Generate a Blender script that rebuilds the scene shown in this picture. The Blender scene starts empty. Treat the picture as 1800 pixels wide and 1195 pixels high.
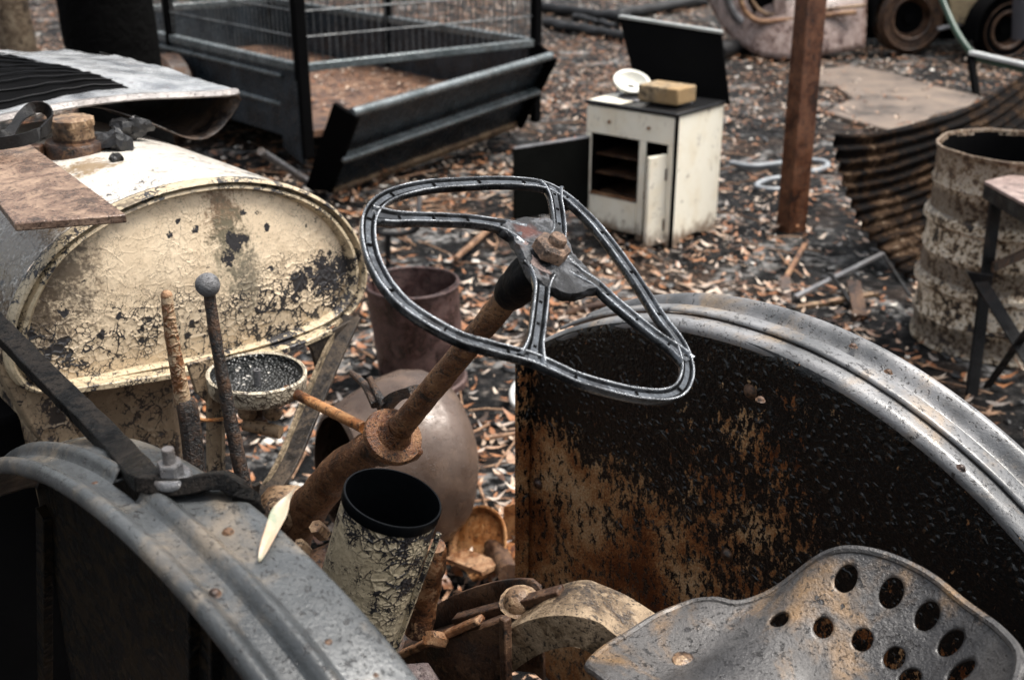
import bpy, bmesh, math, random
import numpy as np
from mathutils import Vector as V, Matrix, noise
random.seed(7); RNG = np.random.default_rng(7)
rad = math.radians
scn = bpy.context.scene
COL = scn.collection

# ---------------------------------------------------------------- camera, world, sun, exposure
PITCH = rad(22.6); CAMH = 1.8
cam_d = bpy.data.cameras.new('camera'); cam = bpy.data.objects.new('camera', cam_d); COL.objects.link(cam)
cam.location = (0, 0, CAMH); cam.rotation_euler = (rad(90) - PITCH, 0, 0)
cam_d.sensor_width = 36; cam_d.lens = 40; cam_d.clip_start = .05; cam_d.clip_end = 3000
cam_d.dof.use_dof = True; cam_d.dof.focus_distance = 1.62; cam_d.dof.aperture_fstop = 5.6
scn.camera = cam
scn.cycles.max_bounces = 6; scn.cycles.diffuse_bounces = 3; scn.cycles.glossy_bounces = 3
SUN_EL, SUN_AZ = rad(68), rad(85)         # soft bright cloud, high on the right
wd = bpy.data.worlds.new('World'); scn.world = wd; wd.use_nodes = True
wn = wd.node_tree.nodes; wl = wd.node_tree.links; wn.clear()
sky = wn.new('ShaderNodeTexSky'); sky.sky_type = 'NISHITA'; sky.sun_disc = False
sky.sun_elevation = SUN_EL; sky.sun_rotation = SUN_AZ; sky.dust_density = 6; sky.air_density = 1.6; sky.ozone_density = 1
hs = wn.new('ShaderNodeHueSaturation'); hs.inputs['Saturation'].default_value = .33
bg = wn.new('ShaderNodeBackground'); bg.inputs['Strength'].default_value = .105
wo = wn.new('ShaderNodeOutputWorld')
wl.new(sky.outputs[0], hs.inputs['Color']); wl.new(hs.outputs[0], bg.inputs['Color']); wl.new(bg.outputs[0], wo.inputs['Surface'])
sd = bpy.data.lights.new('sun', 'SUN'); sd.energy = 2.3; sd.angle = rad(25); sd.color = (1, .95, .88)
so = bpy.data.objects.new('sun', sd); COL.objects.link(so)
sdir = V((math.sin(SUN_AZ) * math.cos(SUN_EL), math.cos(SUN_AZ) * math.cos(SUN_EL), math.sin(SUN_EL)))
so.rotation_euler = sdir.to_track_quat('Z', 'Y').to_euler(); so.location = sdir * 30
vs = scn.view_settings; vs.view_transform = 'Standard'; vs.look = 'None'; vs.gamma = 1; vs.exposure = 1.15; vs.use_curve_mapping = False

# ---------------------------------------------------------------- survey: sight lines of the photograph onto planes of the place
FP = 2000.
fw = V((0, math.cos(PITCH), -math.sin(PITCH))); upv = V((0, math.sin(PITCH), math.cos(PITCH))); rt = V((1, 0, 0)); C0 = V((0, 0, CAMH)); ZA = V((0, 0, 1))
def ray(x, y): return rt * ((x - 900) / FP) + upv * ((597.5 - y) / FP) + fw
def S(x, y, d): return C0 + ray(x, y) * d
def on(x, y, n, k):
    d = ray(x, y); return C0 + d * ((k - C0.dot(n)) / d.dot(n))
YAW = rad(42); FA = V((-math.sin(YAW), math.cos(YAW), 0)); RA = V((math.cos(YAW), math.sin(YAW), 0))
WC = S(955, 455, 1.38); RC = WC.dot(RA)
def pr(x, y, r): return on(x, y, RA, RC + r)      # point at lateral offset r from the tractor's centre line
def pf(x, y, f): return on(x, y, FA, f)           # point at station f along the tractor
def pz(x, y, z=0.): return on(x, y, ZA, z)        # point at height z
def L(f, r, z): return FA * f + RA * (RC + r) + ZA * z
def fz(p): return p.dot(FA), p.dot(RA) - RC, p.z
def py(x, y, Y): return on(x, y, V((0, 1, 0)), Y)

# ---------------------------------------------------------------- mesh helpers
def smooth_path(pts, n, closed=False):
    P = [V(p) for p in pts]; m = len(P); out = []
    segs = m if closed else m - 1
    dist = [0]
    for i in range(segs): dist.append(dist[-1] + (P[(i + 1) % m] - P[i]).length)
    for k in range(n):
        s = dist[-1] * k / (n if closed else n - 1)
        i = 0
        while i < segs - 1 and dist[i + 1] < s: i += 1
        t = (s - dist[i]) / max(1e-9, dist[i + 1] - dist[i]); t = min(1, max(0, t))
        if closed: a, b, c, d = P[(i - 1) % m], P[i], P[(i + 1) % m], P[(i + 2) % m]
        else: a, b, c, d = P[max(i - 1, 0)], P[i], P[i + 1], P[min(i + 2, m - 1)]
        out.append(.5 * ((2 * b) + (c - a) * t + (2 * a - 5 * b + 4 * c - d) * t * t + (-a + 3 * b - 3 * c + d) * t ** 3))
    return out
class MB:
    def __init__(s): s.v = []; s.f = []
    def add(s, v, f):
        o = len(s.v); s.v += [V(p) for p in v]; s.f += [tuple(i + o for i in q) for q in f]; return s
    def box(s, c, size, ax=None):
        X, Y, Z = ax if ax else (V((1, 0, 0)), V((0, 1, 0)), V((0, 0, 1)))
        c = V(c); a, b, d = [k / 2 for k in size]
        v = [c + X * (i * a) + Y * (j * b) + Z * (k * d) for i in (-1, 1) for j in (-1, 1) for k in (-1, 1)]
        return s.add(v, [(0, 1, 3, 2), (4, 6, 7, 5), (0, 4, 5, 1), (2, 3, 7, 6), (0, 2, 6, 4), (1, 5, 7, 3)])
    def hexa(s, bot, top):
        return s.add(list(bot) + list(top), [(3, 2, 1, 0), (4, 5, 6, 7), (0, 1, 5, 4), (1, 2, 6, 5), (2, 3, 7, 6), (3, 0, 4, 7)])
    def sweep(s, path, prof, up, closed=False, scale=None, caps=True, closed_prof=True):
        P = [V(p) for p in path]; n = len(P); m = len(prof); v = []
        for i, p in enumerate(P):
            if closed: t = P[(i + 1) % n] - P[i - 1]
            else: t = P[min(i + 1, n - 1)] - P[max(i - 1, 0)]
            t.normalize(); u = up(i) if callable(up) else V(up)
            sd_ = t.cross(u)
            if sd_.length < 1e-6: sd_ = t.cross(V((.3, .5, .8)))
            sd_.normalize(); u2 = sd_.cross(t)
            k = scale[i] if scale else 1
            kx, ky = k if isinstance(k, tuple) else (k, k)
            for (x, y) in prof: v.append(p + sd_ * (x * kx) + u2 * (y * ky))
        f = []
        for i in range(n if closed else n - 1):
            j = (i + 1) % n
            for a in range(m if closed_prof else m - 1):
                b = (a + 1) % m; f.append((i * m + a, i * m + b, j * m + b, j * m + a))
        if caps and not closed and closed_prof: f += [tuple(range(m))[::-1], tuple(range((n - 1) * m, n * m))]
        return s.add(v, f)
    def tube(s, path, r, n=12, closed=False, up=None, caps=True):
        prof = [(math.cos(2 * math.pi * k / n), math.sin(2 * math.pi * k / n)) for k in range(n)]
        sc = [r] * len(path) if not isinstance(r, (list, tuple)) else list(r)
        if up is None:
            t = V(path[-1]) - V(path[0]); up = V((0, 0, 1)) if abs(t.normalized().z) < .8 else V((1, .2, 0))
        return s.sweep(path, prof, up, closed, sc, caps)
    def bar(s, a, b, w, h, up=ZA):
        return s.sweep([a, b], [(-w / 2, -h / 2), (w / 2, -h / 2), (w / 2, h / 2), (-w / 2, h / 2)], up)
    def lathe(s, prof, o, axis, n=32, a0=0, a1=2 * math.pi, ref=None, jit=0):
        ax = V(axis).normalized(); o = V(o); r0 = V(ref) if ref else (V((1, 0, 0)) if abs(ax.x) < .8 else V((0, 1, 0)))
        x = (r0 - ax * r0.dot(ax)).normalized(); y = ax.cross(x); full = abs(a1 - a0 - 2 * math.pi) < 1e-6
        m = len(prof); v = []; cnt = n if full else n + 1
        for i in range(cnt):
            a = a0 + (a1 - a0) * i / n; d = x * math.cos(a) + y * math.sin(a)
            for (r, h) in prof:
                p = o + d * r + ax * h
                if jit and r > 0: p += d * jit * noise.noise(p * 9) + ax * jit * noise.noise(p * 9 + V((7, 3, 1)))
                v.append(p)
        f = []
        for i in range(n):
            j = (i + 1) % cnt
            for k in range(m - 1): f.append((i * m + k, j * m + k, j * m + k + 1, i * m + k + 1))
        return s.add(v, f)
    def plate(s, poly, th):
        th = V(th); n = len(poly); v = [V(p) for p in poly] + [V(p) + th for p in poly]
        return s.add(v, [tuple(range(n))[::-1], tuple(range(n, 2 * n))] + [(i, (i + 1) % n, n + (i + 1) % n, n + i) for i in range(n)])
    def grid(s, fn, nu, nv, drop=None):
        v = [fn(i / (nu - 1), j / (nv - 1)) for i in range(nu) for j in range(nv)]
        f = [(i * nv + j, (i + 1) * nv + j, (i + 1) * nv + j + 1, i * nv + j + 1) for i in range(nu - 1) for j in range(nv - 1) if not (drop and drop((i + .5) / (nu - 1), (j + .5) / (nv - 1)))]
        return s.add(v, f)
    def ball(s, c, r, n=16, m=10, sc=(1, 1, 1), jit=0):
        c = V(c); v = []
        for i in range(1, m):
            for j in range(n):
                a, b = math.pi * i / m, 2 * math.pi * j / n
                d = V((math.sin(a) * math.cos(b) * sc[0], math.sin(a) * math.sin(b) * sc[1], math.cos(a) * sc[2]))
                v.append(c + d * r * (1 + jit * noise.noise((c + d * r) / max(r, 1e-4) * 1.3)))
        v += [c + V((0, 0, r * sc[2])), c - V((0, 0, r * sc[2]))]; t, b_ = len(v) - 2, len(v) - 1
        f = [(i * n + j, (i + 1) * n + j, (i + 1) * n + (j + 1) % n, i * n + (j + 1) % n) for i in range(m - 2) for j in range(n)]
        f += [(t, j, (j + 1) % n) for j in range(n)] + [((m - 2) * n + (j + 1) % n, (m - 2) * n + j, b_) for j in range(n)]
        return s.add(v, f)
    def rough(s, amp, freq):
        for p in s.v: p += noise.noise_vector(p * freq) * amp
        return s
def root_loc(o):
    while o.parent: o = o.parent
    return o.location.copy()
def obj(name, mb, mat, parent=None, sharp=38, solid=0, bevel=0, subsurf=0, loc=None):
    me = bpy.data.meshes.new(name); o = bpy.data.objects.new(name, me); COL.objects.link(o)
    if parent: o.parent = parent; base = root_loc(parent)
    else: base = V(loc) if loc is not None else V((0, 0, 0)); o.location = base
    me.from_pydata([tuple(p - base) for p in mb.v], [], mb.f)
    bm = bmesh.new(); bm.from_mesh(me); bmesh.ops.recalc_face_normals(bm, faces=bm.faces); bm.to_mesh(me); bm.free()
    me.polygons.foreach_set('use_smooth', [True] * len(me.polygons)); me.set_sharp_from_angle(angle=rad(sharp))
    me.materials.append(mat)
    if subsurf: k = o.modifiers.new('subsurf', 'SUBSURF'); k.levels = k.render_levels = subsurf
    if solid: k = o.modifiers.new('solid', 'SOLIDIFY'); k.thickness = solid; k.offset = 0
    if bevel: k = o.modifiers.new('bevel', 'BEVEL'); k.width = bevel; k.segments = 2; k.limit_method = 'ANGLE'; k.angle_limit = rad(40)
    return o
def tag(o, label, cat, group=None, kind=None):
    if label: o['label'] = label
    if cat: o['category'] = cat
    if group: o['group'] = group
    if kind: o['kind'] = kind
    return o
def thing(name, label, cat, loc, group=None):
    o = bpy.data.objects.new(name, None); COL.objects.link(o); o.location = loc; o.empty_display_size = .1
    return tag(o, label, cat, group)
def struct(o): o['kind'] = 'structure'; return o

# ---------------------------------------------------------------- material helpers
class NG:
    def __init__(s, name):
        m = s.m = bpy.data.materials.new(name); m.use_nodes = True; s.t = m.node_tree; s.t.nodes.clear()
        s.out = s.t.nodes.new('ShaderNodeOutputMaterial'); s.p = s.t.nodes.new('ShaderNodeBsdfPrincipled'); s.t.links.new(s.p.outputs[0], s.out.inputs[0])
        s.co = s.t.nodes.new('ShaderNodeTexCoord').outputs['Object']
    def put(s, sock, v):
        if isinstance(v, bpy.types.NodeSocket): s.t.links.new(v, sock)
        elif isinstance(v, (tuple, list)) and sock.type == 'RGBA': sock.default_value = (*v[:3], 1)
        else: sock.default_value = v
    def noise(s, scale, detail=4, rough=.55, dist=0, vec=None):
        n = s.t.nodes.new('ShaderNodeTexNoise'); s.put(n.inputs['Vector'], vec or s.co)
        for k, v in (('Scale', scale), ('Detail', detail), ('Roughness', rough), ('Distortion', dist)): s.put(n.inputs[k], v)
        return n.outputs['Fac']
    def vor(s, scale, feature='F1', vec=None, out='Distance', rnd=1.):
        n = s.t.nodes.new('ShaderNodeTexVoronoi'); n.feature = feature; s.put(n.inputs['Vector'], vec or s.co); s.put(n.inputs['Scale'], scale); s.put(n.inputs['Randomness'], rnd)
        return n.outputs[out]
    def warp(s, scale, amt, vec=None):
        n = s.t.nodes.new('ShaderNodeTexNoise'); s.put(n.inputs['Vector'], vec or s.co); s.put(n.inputs['Scale'], scale); s.put(n.inputs['Detail'], 3.)
        a = s.vm('SUBTRACT', n.outputs['Color'], (.5, .5, .5)); b = s.vm('SCALE', a, amt); return s.vm('ADD', vec or s.co, b)
    def vm(s, op, a, b):
        n = s.t.nodes.new('ShaderNodeVectorMath'); n.operation = op; s.put(n.inputs[0], a)
        if op == 'SCALE': s.put(n.inputs['Scale'], b)
        else: s.put(n.inputs[1], b)
        return n.outputs['Value'] if op in ('LENGTH', 'DISTANCE', 'DOT_PRODUCT') else n.outputs[0]
    def stretch(s, sc):
        n = s.t.nodes.new('ShaderNodeMapping'); s.put(n.inputs['Vector'], s.co); n.inputs['Scale'].default_value = sc; return n.outputs[0]
    def m_(s, op, a, b=0., c=None, clamp=False):
        n = s.t.nodes.new('ShaderNodeMath'); n.operation = op; n.use_clamp = clamp; s.put(n.inputs[0], a); s.put(n.inputs[1], b)
        if c is not None: s.put(n.inputs[2], c)
        return n.outputs[0]
    def step(s, x, lo, hi, a=0., b=1.):
        n = s.t.nodes.new('ShaderNodeMapRange'); n.clamp = True; n.interpolation_type = 'SMOOTHSTEP'
        for k, v in (('Value', x), ('From Min', lo), ('From Max', hi), ('To Min', a), ('To Max', b)): s.put(n.inputs[k], v)
        return n.outputs[0]
    def ramp(s, x, stops, mode='LINEAR'):
        n = s.t.nodes.new('ShaderNodeValToRGB'); s.put(n.inputs[0], x); e = n.color_ramp; e.interpolation = mode
        while len(e.elements) < len(stops): e.elements.new(.5)
        for q, (p, c) in zip(e.elements, stops): q.position = p; q.color = (*c, 1)
        return n.outputs[0]
    def mix(s, f, a, b, bt='MIX'):
        n = s.t.nodes.new('ShaderNodeMix'); n.data_type = 'RGBA'; n.blend_type = bt; s.put(n.inputs[0], f); s.put(n.inputs[6], a); s.put(n.inputs[7], b); return n.outputs[2]
    def sep(s, i, vec=None):
        n = s.t.nodes.new('ShaderNodeSeparateXYZ'); s.put(n.inputs[0], vec or s.co); return n.outputs[i]
    def bump(s, h, dist=.002, st=1., nrm=None):
        n = s.t.nodes.new('ShaderNodeBump'); n.inputs['Strength'].default_value = st; n.inputs['Distance'].default_value = dist; s.put(n.inputs['Height'], h)
        if nrm: s.put(n.inputs['Normal'], nrm)
        return n.outputs[0]
    def blob(s, c, r, amp=.35, scale=30):     # irregular worn patch with a shape of its own
        d = s.vm('DISTANCE', s.co, tuple(c)); d = s.m_('DIVIDE', d, r)
        return s.m_('ADD', d, s.m_('MULTIPLY', s.m_('SUBTRACT', s.noise(scale, 5, .65), .5), amp * 4))
    def fin(s, col, rough=.5, metal=0., nrm=None, spec=.5, coat=0.):
        s.put(s.p.inputs['Base Color'], col); s.put(s.p.inputs['Roughness'], rough); s.put(s.p.inputs['Metallic'], metal); s.put(s.p.inputs['Specular IOR Level'], spec)
        if nrm: s.put(s.p.inputs['Normal'], nrm)
        if coat: s.put(s.p.inputs['Coat Weight'], coat); s.p.inputs['Coat Roughness'].default_value = .12
        return s.m

def m_rust(name, c0=(.035, .016, .010), c1=(.16, .065, .025), c2=(.33, .20, .11), sc=1., rough=.62, bd=.0018, wet=.5):
    g = NG(name); a = g.noise(10 * sc, 5, .7, .5); b = g.noise(130 * sc, 3, .7); d = g.noise(42 * sc, 4, .72, .3)
    c = g.ramp(a, [(.36, c0), (.46, c1), (.55, tuple((p + q) / 2 for p, q in zip(c1, c2))), (.64, c2), (.72, c1)])
    c = g.mix(g.step(d, .55, .63, 0., .7), c, c2)
    c = g.mix(g.step(g.m_('ADD', g.m_('MULTIPLY', b, .6), g.m_('MULTIPLY', d, .4)), .49, .40, 0., .88), c, tuple(k * .5 for k in c0))
    h = g.m_('ADD', g.m_('MULTIPLY', b, 1.2), g.m_('ADD', d, a))
    return g.fin(c, g.step(a, .4, .6, rough - .25, rough + .1), .05, g.bump(h, bd), wet)
def m_paint(name, ca, cb, under=(.016, .015, .016), S_=55, crack=.05, flake=.10, blobs=(), smudge=.35, stain=(.12, .07, .035), zg=None, wet=.5, bd=.0028, rough=.5, fsc=5., stains=()):
    g = NG(name); v2 = g.warp(70, .007, g.warp(16, .02))
    e = g.vor(S_, 'DISTANCE_TO_EDGE', v2); cell = g.sep(0, g.vor(S_, 'F1', v2, 'Color')); e2 = g.vor(S_ * 1.9, 'DISTANCE_TO_EDGE', v2)
    big = g.noise(fsc, 4, .6); mid = g.noise(38, 3, .65, .5); fine = g.noise(150, 3, .7)
    mk = g.step(g.noise(fsc * 1.7, 2), .46, .54); eb = g.vor(S_ * .5, 'DISTANCE_TO_EDGE', v2); e = g.m_('ADD', g.m_('MULTIPLY', e, g.m_('SUBTRACT', 1., mk)), g.m_('MULTIPLY', g.m_('MULTIPLY', eb, 1.3), mk))
    lev = g.step(big, .36, .62)
    if zg: lev = g.m_('MULTIPLY', g.m_('ADD', g.m_('MULTIPLY', lev, .8), .2), g.step(g.m_('ADD', g.sep(2), g.m_('MULTIPLY', g.m_('SUBTRACT', mid, .5), .08)), zg[0], zg[1], 1., .08))
    th = g.m_('MULTIPLY', g.m_('MULTIPLY', lev, crack), g.step(mid, .34, .62, .05, 1.9))
    ck = g.m_('MAXIMUM', g.m_('LESS_THAN', e, th), g.m_('LESS_THAN', e2, g.m_('MULTIPLY', g.m_('MULTIPLY', th, 1.5), g.step(mid, .46, .54))))
    fl = g.m_('LESS_THAN', cell, g.m_('MULTIPLY', g.step(g.m_('ADD', g.m_('MULTIPLY', big, .5), g.m_('MULTIPLY', mid, .5)), .5, .64), g.m_('MULTIPLY', lev, flake * 5)))
    fl = g.m_('MAXIMUM', fl, g.m_('GREATER_THAN', mid, .72 - flake * .3))
    for (c, r) in blobs: fl = g.m_('MAXIMUM', fl, g.m_('LESS_THAN', g.m_('ADD', g.m_('ADD', g.m_('DIVIDE', g.vm('DISTANCE', g.co, tuple(c)), r), g.m_('MULTIPLY', g.m_('SUBTRACT', mid, .5), 2.6)), g.m_('MULTIPLY', g.m_('SUBTRACT', fine, .5), 2.2)), 1.))
    off = g.m_('MAXIMUM', ck, fl)
    pc = g.mix(g.noise(12, 4, .6), ca, cb)
    pc = g.mix(g.m_('MULTIPLY', g.step(cell, .3, 1.), .3), pc, tuple(min(1, k * 1.25) for k in ca))
    pc = g.mix(g.m_('MULTIPLY', g.step(g.noise(8, 6, .75, .5), .54, .68), smudge), pc, stain)
    for (c, r, sc_) in stains: pc = g.mix(g.step(g.m_('ADD', g.m_('DIVIDE', g.vm('LENGTH', g.vm('MULTIPLY', g.vm('SUBTRACT', g.co, tuple(c)), (1, 1, .55)), (0, 0, 0)), r), g.m_('ADD', g.m_('MULTIPLY', g.m_('SUBTRACT', mid, .5), 2.4), g.m_('MULTIPLY', g.m_('SUBTRACT', fine, .5), 2.))), .3, 1.2, .85, 0.), pc, sc_)
    pc = g.mix(g.step(fine, .56, .70, 0., .55), pc, tuple(k * .5 for k in cb))
    col = g.mix(off, pc, g.mix(fine, under, tuple(k * 2.6 for k in under)))
    curl = g.m_('MULTIPLY', g.step(e, .0, .25, 1., 0.), g.m_('MULTIPLY', lev, .8))
    wr = g.step(g.m_('ABSOLUTE', g.m_('SUBTRACT', g.noise(26, 2, .5, .8), .5)), .0, .05, 1., 0.)
    h = g.m_('ADD', g.m_('ADD', g.m_('SUBTRACT', 1., off), g.m_('MULTIPLY', wr, g.step(big, .4, .6, .0, .22))), g.m_('ADD', curl, g.m_('MULTIPLY', fine, .35)))
    return g.fin(col, g.mix(off, (rough,) * 3, (.42,) * 3), 0., g.bump(h, bd), wet)
def m_steel(name, c0=(.085, .095, .105), c1=(.20, .215, .23), tan=(.30, .23, .15), ta=.5, rough=.42, metal=.35, bd=.0008, spk=.6, sc=1., spec=.5, coat=0.):
    g = NG(name); a = g.noise(6 * sc, 6, .6); c = g.mix(g.step(a, .35, .65), c0, c1)
    t = g.step(g.noise(8 * sc, 6, .65, .4), .50, .68); c = g.mix(g.m_('MULTIPLY', t, ta), c, tan)
    d = g.step(g.noise(190 * sc, 3, .7), .60, .68); d2 = g.step(g.noise(60 * sc, 4, .75), .59, .66); d = g.m_('MAXIMUM', d, d2)
    c = g.mix(g.m_('MULTIPLY', d, spk), c, (.02, .018, .018))
    h = g.m_('SUBTRACT', g.m_('ADD', g.noise(240 * sc, 3, .7), g.m_('MULTIPLY', g.noise(40 * sc, 4), 1.2)), g.m_('MULTIPLY', d, 1.2))
    return g.fin(c, g.step(g.noise(22 * sc, 4), .35, .65, rough - .14, rough + .14), metal, g.bump(h, bd), spec, coat)
def m_plain(name, col, rough=.6, metal=0., bd=.001, sc=60, var=.5, spec=.5):
    g = NG(name); n = g.noise(sc * .2, 5, .6); c = g.mix(g.m_('MULTIPLY', g.step(n, .35, .7), var), col, tuple(k * .35 for k in col))
    return g.fin(c, rough, metal, g.bump(g.noise(sc, 5, .65), bd), spec)

# ---------------------------------------------------------------- ground
def axis_pts(a, b, step, far, k=1.22):
    c = list(np.arange(a, b + 1e-6, step)); s = step; x = b; hi = []
    while x < far: s *= k; x += s; hi.append(x)
    s = step; x = a; lo = []
    while x > -far: s *= k; x -= s; lo.append(x)
    return np.array(lo[::-1] + c + hi)
def ground_h(x, y):
    p = V((x, y, 0)); return .022 * noise.noise(p * 1.3) + .012 * noise.noise(p * 5) + .007 * noise.noise(p * 16)
gx = axis_pts(-4.5, 6.5, .07, 900); gy = axis_pts(1.2, 14, .07, 900)
mb = MB(); nx, ny = len(gx), len(gy)
mb.v = [V((x, y, ground_h(x, y) - .012)) for x in gx for y in gy]
mb.f = [(i * ny + j, (i + 1) * ny + j, (i + 1) * ny + j + 1, i * ny + j + 1) for i in range(nx - 1) for j in range(ny - 1)]
g = NG('ash_ground'); a = g.noise(1.1, 6, .6); b = g.noise(18, 6, .7); c2 = g.noise(2.3, 5, .6, .4)
c = g.ramp(b, [(.38, (.002, .002, .0022)), (.52, (.007, .007, .0075)), (.60, (.03, .027, .025)), (.70, (.15, .13, .115))])
c = g.mix(g.m_('MULTIPLY', g.step(a, .50, .66), .6), c, g.mix(b, (.02, .012, .008), (.10, .065, .045)))
c = g.mix(g.m_('MULTIPLY', g.step(c2, .53, .63), g.step(b, .42, .58)), c, (.20, .195, .19))
M_GROUND = g.fin(c, g.step(g.noise(5, 4), .4, .6, .6, .9), 0, g.bump(g.m_('ADD', g.noise(45, 4, .7), b), .014), .12)
ground = struct(obj('ground', mb, M_GROUND, sharp=180))

# ---------------------------------------------------------------- shared materials
M_RUST = m_rust('rust'); M_RUST_O = m_rust('orange_rust', (.06, .02, .008), (.26, .095, .026), (.42, .22, .09))
M_RUST_D = m_rust('dark_rust', (.007, .005, .004), (.042, .018, .009), (.12, .062, .03))
M_RUST_T = m_rust('tan_rust', (.03, .018, .012), (.17, .10, .055), (.36, .25, .15))
M_CHAR = m_plain('charred_black', (.006, .006, .007), .55, 0., .003, 70, .3, .12)
M_BLACK = m_plain('black_soot_and_shade', (.003, .003, .0033), .8, 0, .001, 60, .3, .03)  # soot, and also the painted dark of openings and deep shade
M_IRON = m_steel('black_iron', (.006, .006, .0065), (.022, .022, .023), (.05, .03, .02), .3, .5, .05, .0014, .3, spec=.12)
M_STEEL = m_steel('burnt_grey_steel'); M_ZINC = m_steel('dull_zinc', (.12, .12, .125), (.26, .26, .27), (.2, .13, .08), .4, .4, .5, .001, .3)

# ---------------------------------------------------------------- tractor
TO = L(.95, 0, 0)
tractor = thing('tractor', 'burnt-out old tractor with cream tank, steering wheel, grey fenders and pan seat', 'tractor', TO)
def tl(p): return p - TO

# fuel tank: rear end panel traced on the lateral plane at TK, shell running forward
TK = 1.916
tank_px = [(14, 620), (30, 540), (85, 450), (170, 385), (260, 343), (345, 322), (430, 316), (515, 330), (585, 366), (628, 420), (643, 478), (630, 532), (590, 568), (510, 600), (395, 632), (250, 660), (130, 684), (60, 688), (25, 662)]
tk = smooth_path([pf(x, y, TK) for x, y in tank_px], 120, True)
tc = sum(tk, V()) / len(tk)
def ring(k, df, extra=0): return [tc + (p - tc) * k + FA * df for p in tk]
tb = [tl(pf(575, 485, TK)), tl(pf(610, 470, TK)), tl(pf(525, 497, TK)), tl(pf(413, 425, TK)), tl(pf(408, 385, TK)), tl(pf(400, 455, TK))]
CRA, CRB = (.78, .645, .47), (.62, .475, .315)
zt0, zt1 = tl(pf(335, 640, TK)).z, tl(pf(335, 420, TK)).z
M_TANK = m_paint('flaking_cream_paint', CRA, CRB, S_=60, crack=.055, flake=.06, blobs=[(tb[0], .040), (tb[1], .030), (tb[2], .020), (tb[3], .020), (tb[5], .016)] + [(tl(pf(x, y, TK)), .007) for x, y in ((327, 362), (490, 382), (315, 390), (525, 385), (300, 413), (455, 375), (345, 405), (430, 375), (470, 400), (540, 372), (350, 545), (260, 560), (455, 520), (250, 600), (330, 590), (180, 590), (520, 520), (390, 550))], zg=(zt0 + .07, zt0 + .19), smudge=.5, stain=(.24, .16, .09), stains=[(tl(pf(395, 372, TK)), .045, (.16, .08, .035)), (tl(pf(405, 430, TK)), .045, (.13, .12, .08)), (tl(pf(105, 470, TK)), .07, (.05, .035, .025)), (tl(pf(70, 560, TK)), .05, (.10, .07, .045)), (tl(pf(430, 490, TK)), .04, (.16, .14, .10)), (tl(pf(610, 520, TK)), .04, (.14, .10, .06))])
M_TANKTOP = m_paint('wet_cream_paint', (.70, .66, .60), (.58, .54, .48), S_=60, crack=.015, flake=.05, smudge=.75, stain=(.16, .13, .10), rough=.2, wet=1., bd=.001, stains=[(tl(pf(-30, 480, TK + .15)), .20, (.11, .07, .04)), (tl(pf(20, 600, TK + .1)), .16, (.09, .06, .035)), (tl(pf(60, 420, TK + .1)), .08, (.14, .10, .06)), (tl(pf(-40, 420, TK + .45)), .2, (.09, .065, .045)), (tl(pz(150, 290, 1.26)), .07, (.20, .13, .06))])
def loft(rings, cap_first=False):
    m = MB(); n = len(rings[0]); v = [p for r in rings for p in r]
    f = [(i * n + j, i * n + (j + 1) % n, (i + 1) * n + (j + 1) % n, (i + 1) * n + j) for i in range(len(rings) - 1) for j in range(n)]
    if cap_first: f.append(tuple(range(n)))
    return m.add(v, f)
tank = obj('fuel_tank', loft([ring(1.0, .03), ring(1.0, .35), ring(.99, .75)]), M_TANKTOP, tractor)
# slightly domed end panel (concentric rings so the surface can bulge)
er = []
for k in (.90, .86, .8, .7, .55, .4, .25, .1, .02):
    bul = -.018 * (1 - (k / .9) ** 2) ; er.append([p + ZA * 0 + FA * (.006 * noise.noise((p) * 6)) for p in ring(k, .012 + bul)])
obj('end_panel', loft(er, False).add(er[-1], [tuple(range(len(er[-1])))]), M_TANK, tank)
# rolled seam around the end
rimp = [ring(.895, .014), ring(.905, .002), ring(.925, -.006), ring(.945, -.004), ring(.955, .004), ring(.963, .010), ring(.972, .0), ring(.985, -.008), ring(1.0, -.006), ring(1.012, .004), ring(1.012, .02), ring(.995, .03)]
M_SEAM = m_paint('seam_paint', (.60, .49, .33), (.34, .27, .18), S_=70, crack=.05, flake=.22, smudge=.9, stain=(.05, .035, .025), rough=.35, fsc=7, bd=.0015)
obj('end_seam', loft(rimp), M_SEAM, tank)
bl = [pf(x, y, TK - .012) for x, y in [(100, 684), (250, 663), (395, 637), (510, 606), (575, 578)]]
obj('bottom_flange', MB().sweep(smooth_path(bl, 24), [(-.02, -.006), (.02, -.006), (.02, .006), (-.02, .006)], ZA), M_SEAM, tank, bevel=.002)

# filler neck and cap
cp = pz(133, 262, 1.262); cn = V((.03, -.02, 1)).normalized()
fil = obj('filler_neck', MB().lathe([(0, -.02), (.060, -.02), (.060, .012), (.056, .018), (.042, .020), (.042, .026)], cp, cn, 36), M_RUST_D, tractor)
scal = MB()
for i in range(48):
    pass
def cap_mesh():
    m = MB(); n = 72; v = []; ax = cn; x = V((1, 0, 0)); y = ax.cross(x)
    rows = [(0, .066), (.036, .066), (.042, .063), (.043, .050), (.040, .046), (.040, .022)]
    for k in range(n):
        a = 2 * math.pi * k / n
        for i, (r, h) in enumerate(rows):
            rr = r * (1 + (.04 * math.cos(10 * a) if 1 <= i <= 3 else 0)); v.append(cp + x * rr * math.cos(a) + y * rr * math.sin(a) + ax * h)
    m_ = len(rows)
    return m.add(v, [(k * m_ + i, ((k + 1) % n) * m_ + i, ((k + 1) % n) * m_ + i + 1, k * m_ + i + 1) for k in range(n) for i in range(m_ - 1)])
obj('filler_cap', cap_mesh(), M_RUST_T, fil)
lug = cp + V((-.075, -.045, .005))
obj('clamp_lug', MB().box(lug, (.05, .03, .028)), M_RUST_D, fil, bevel=.004)
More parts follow.
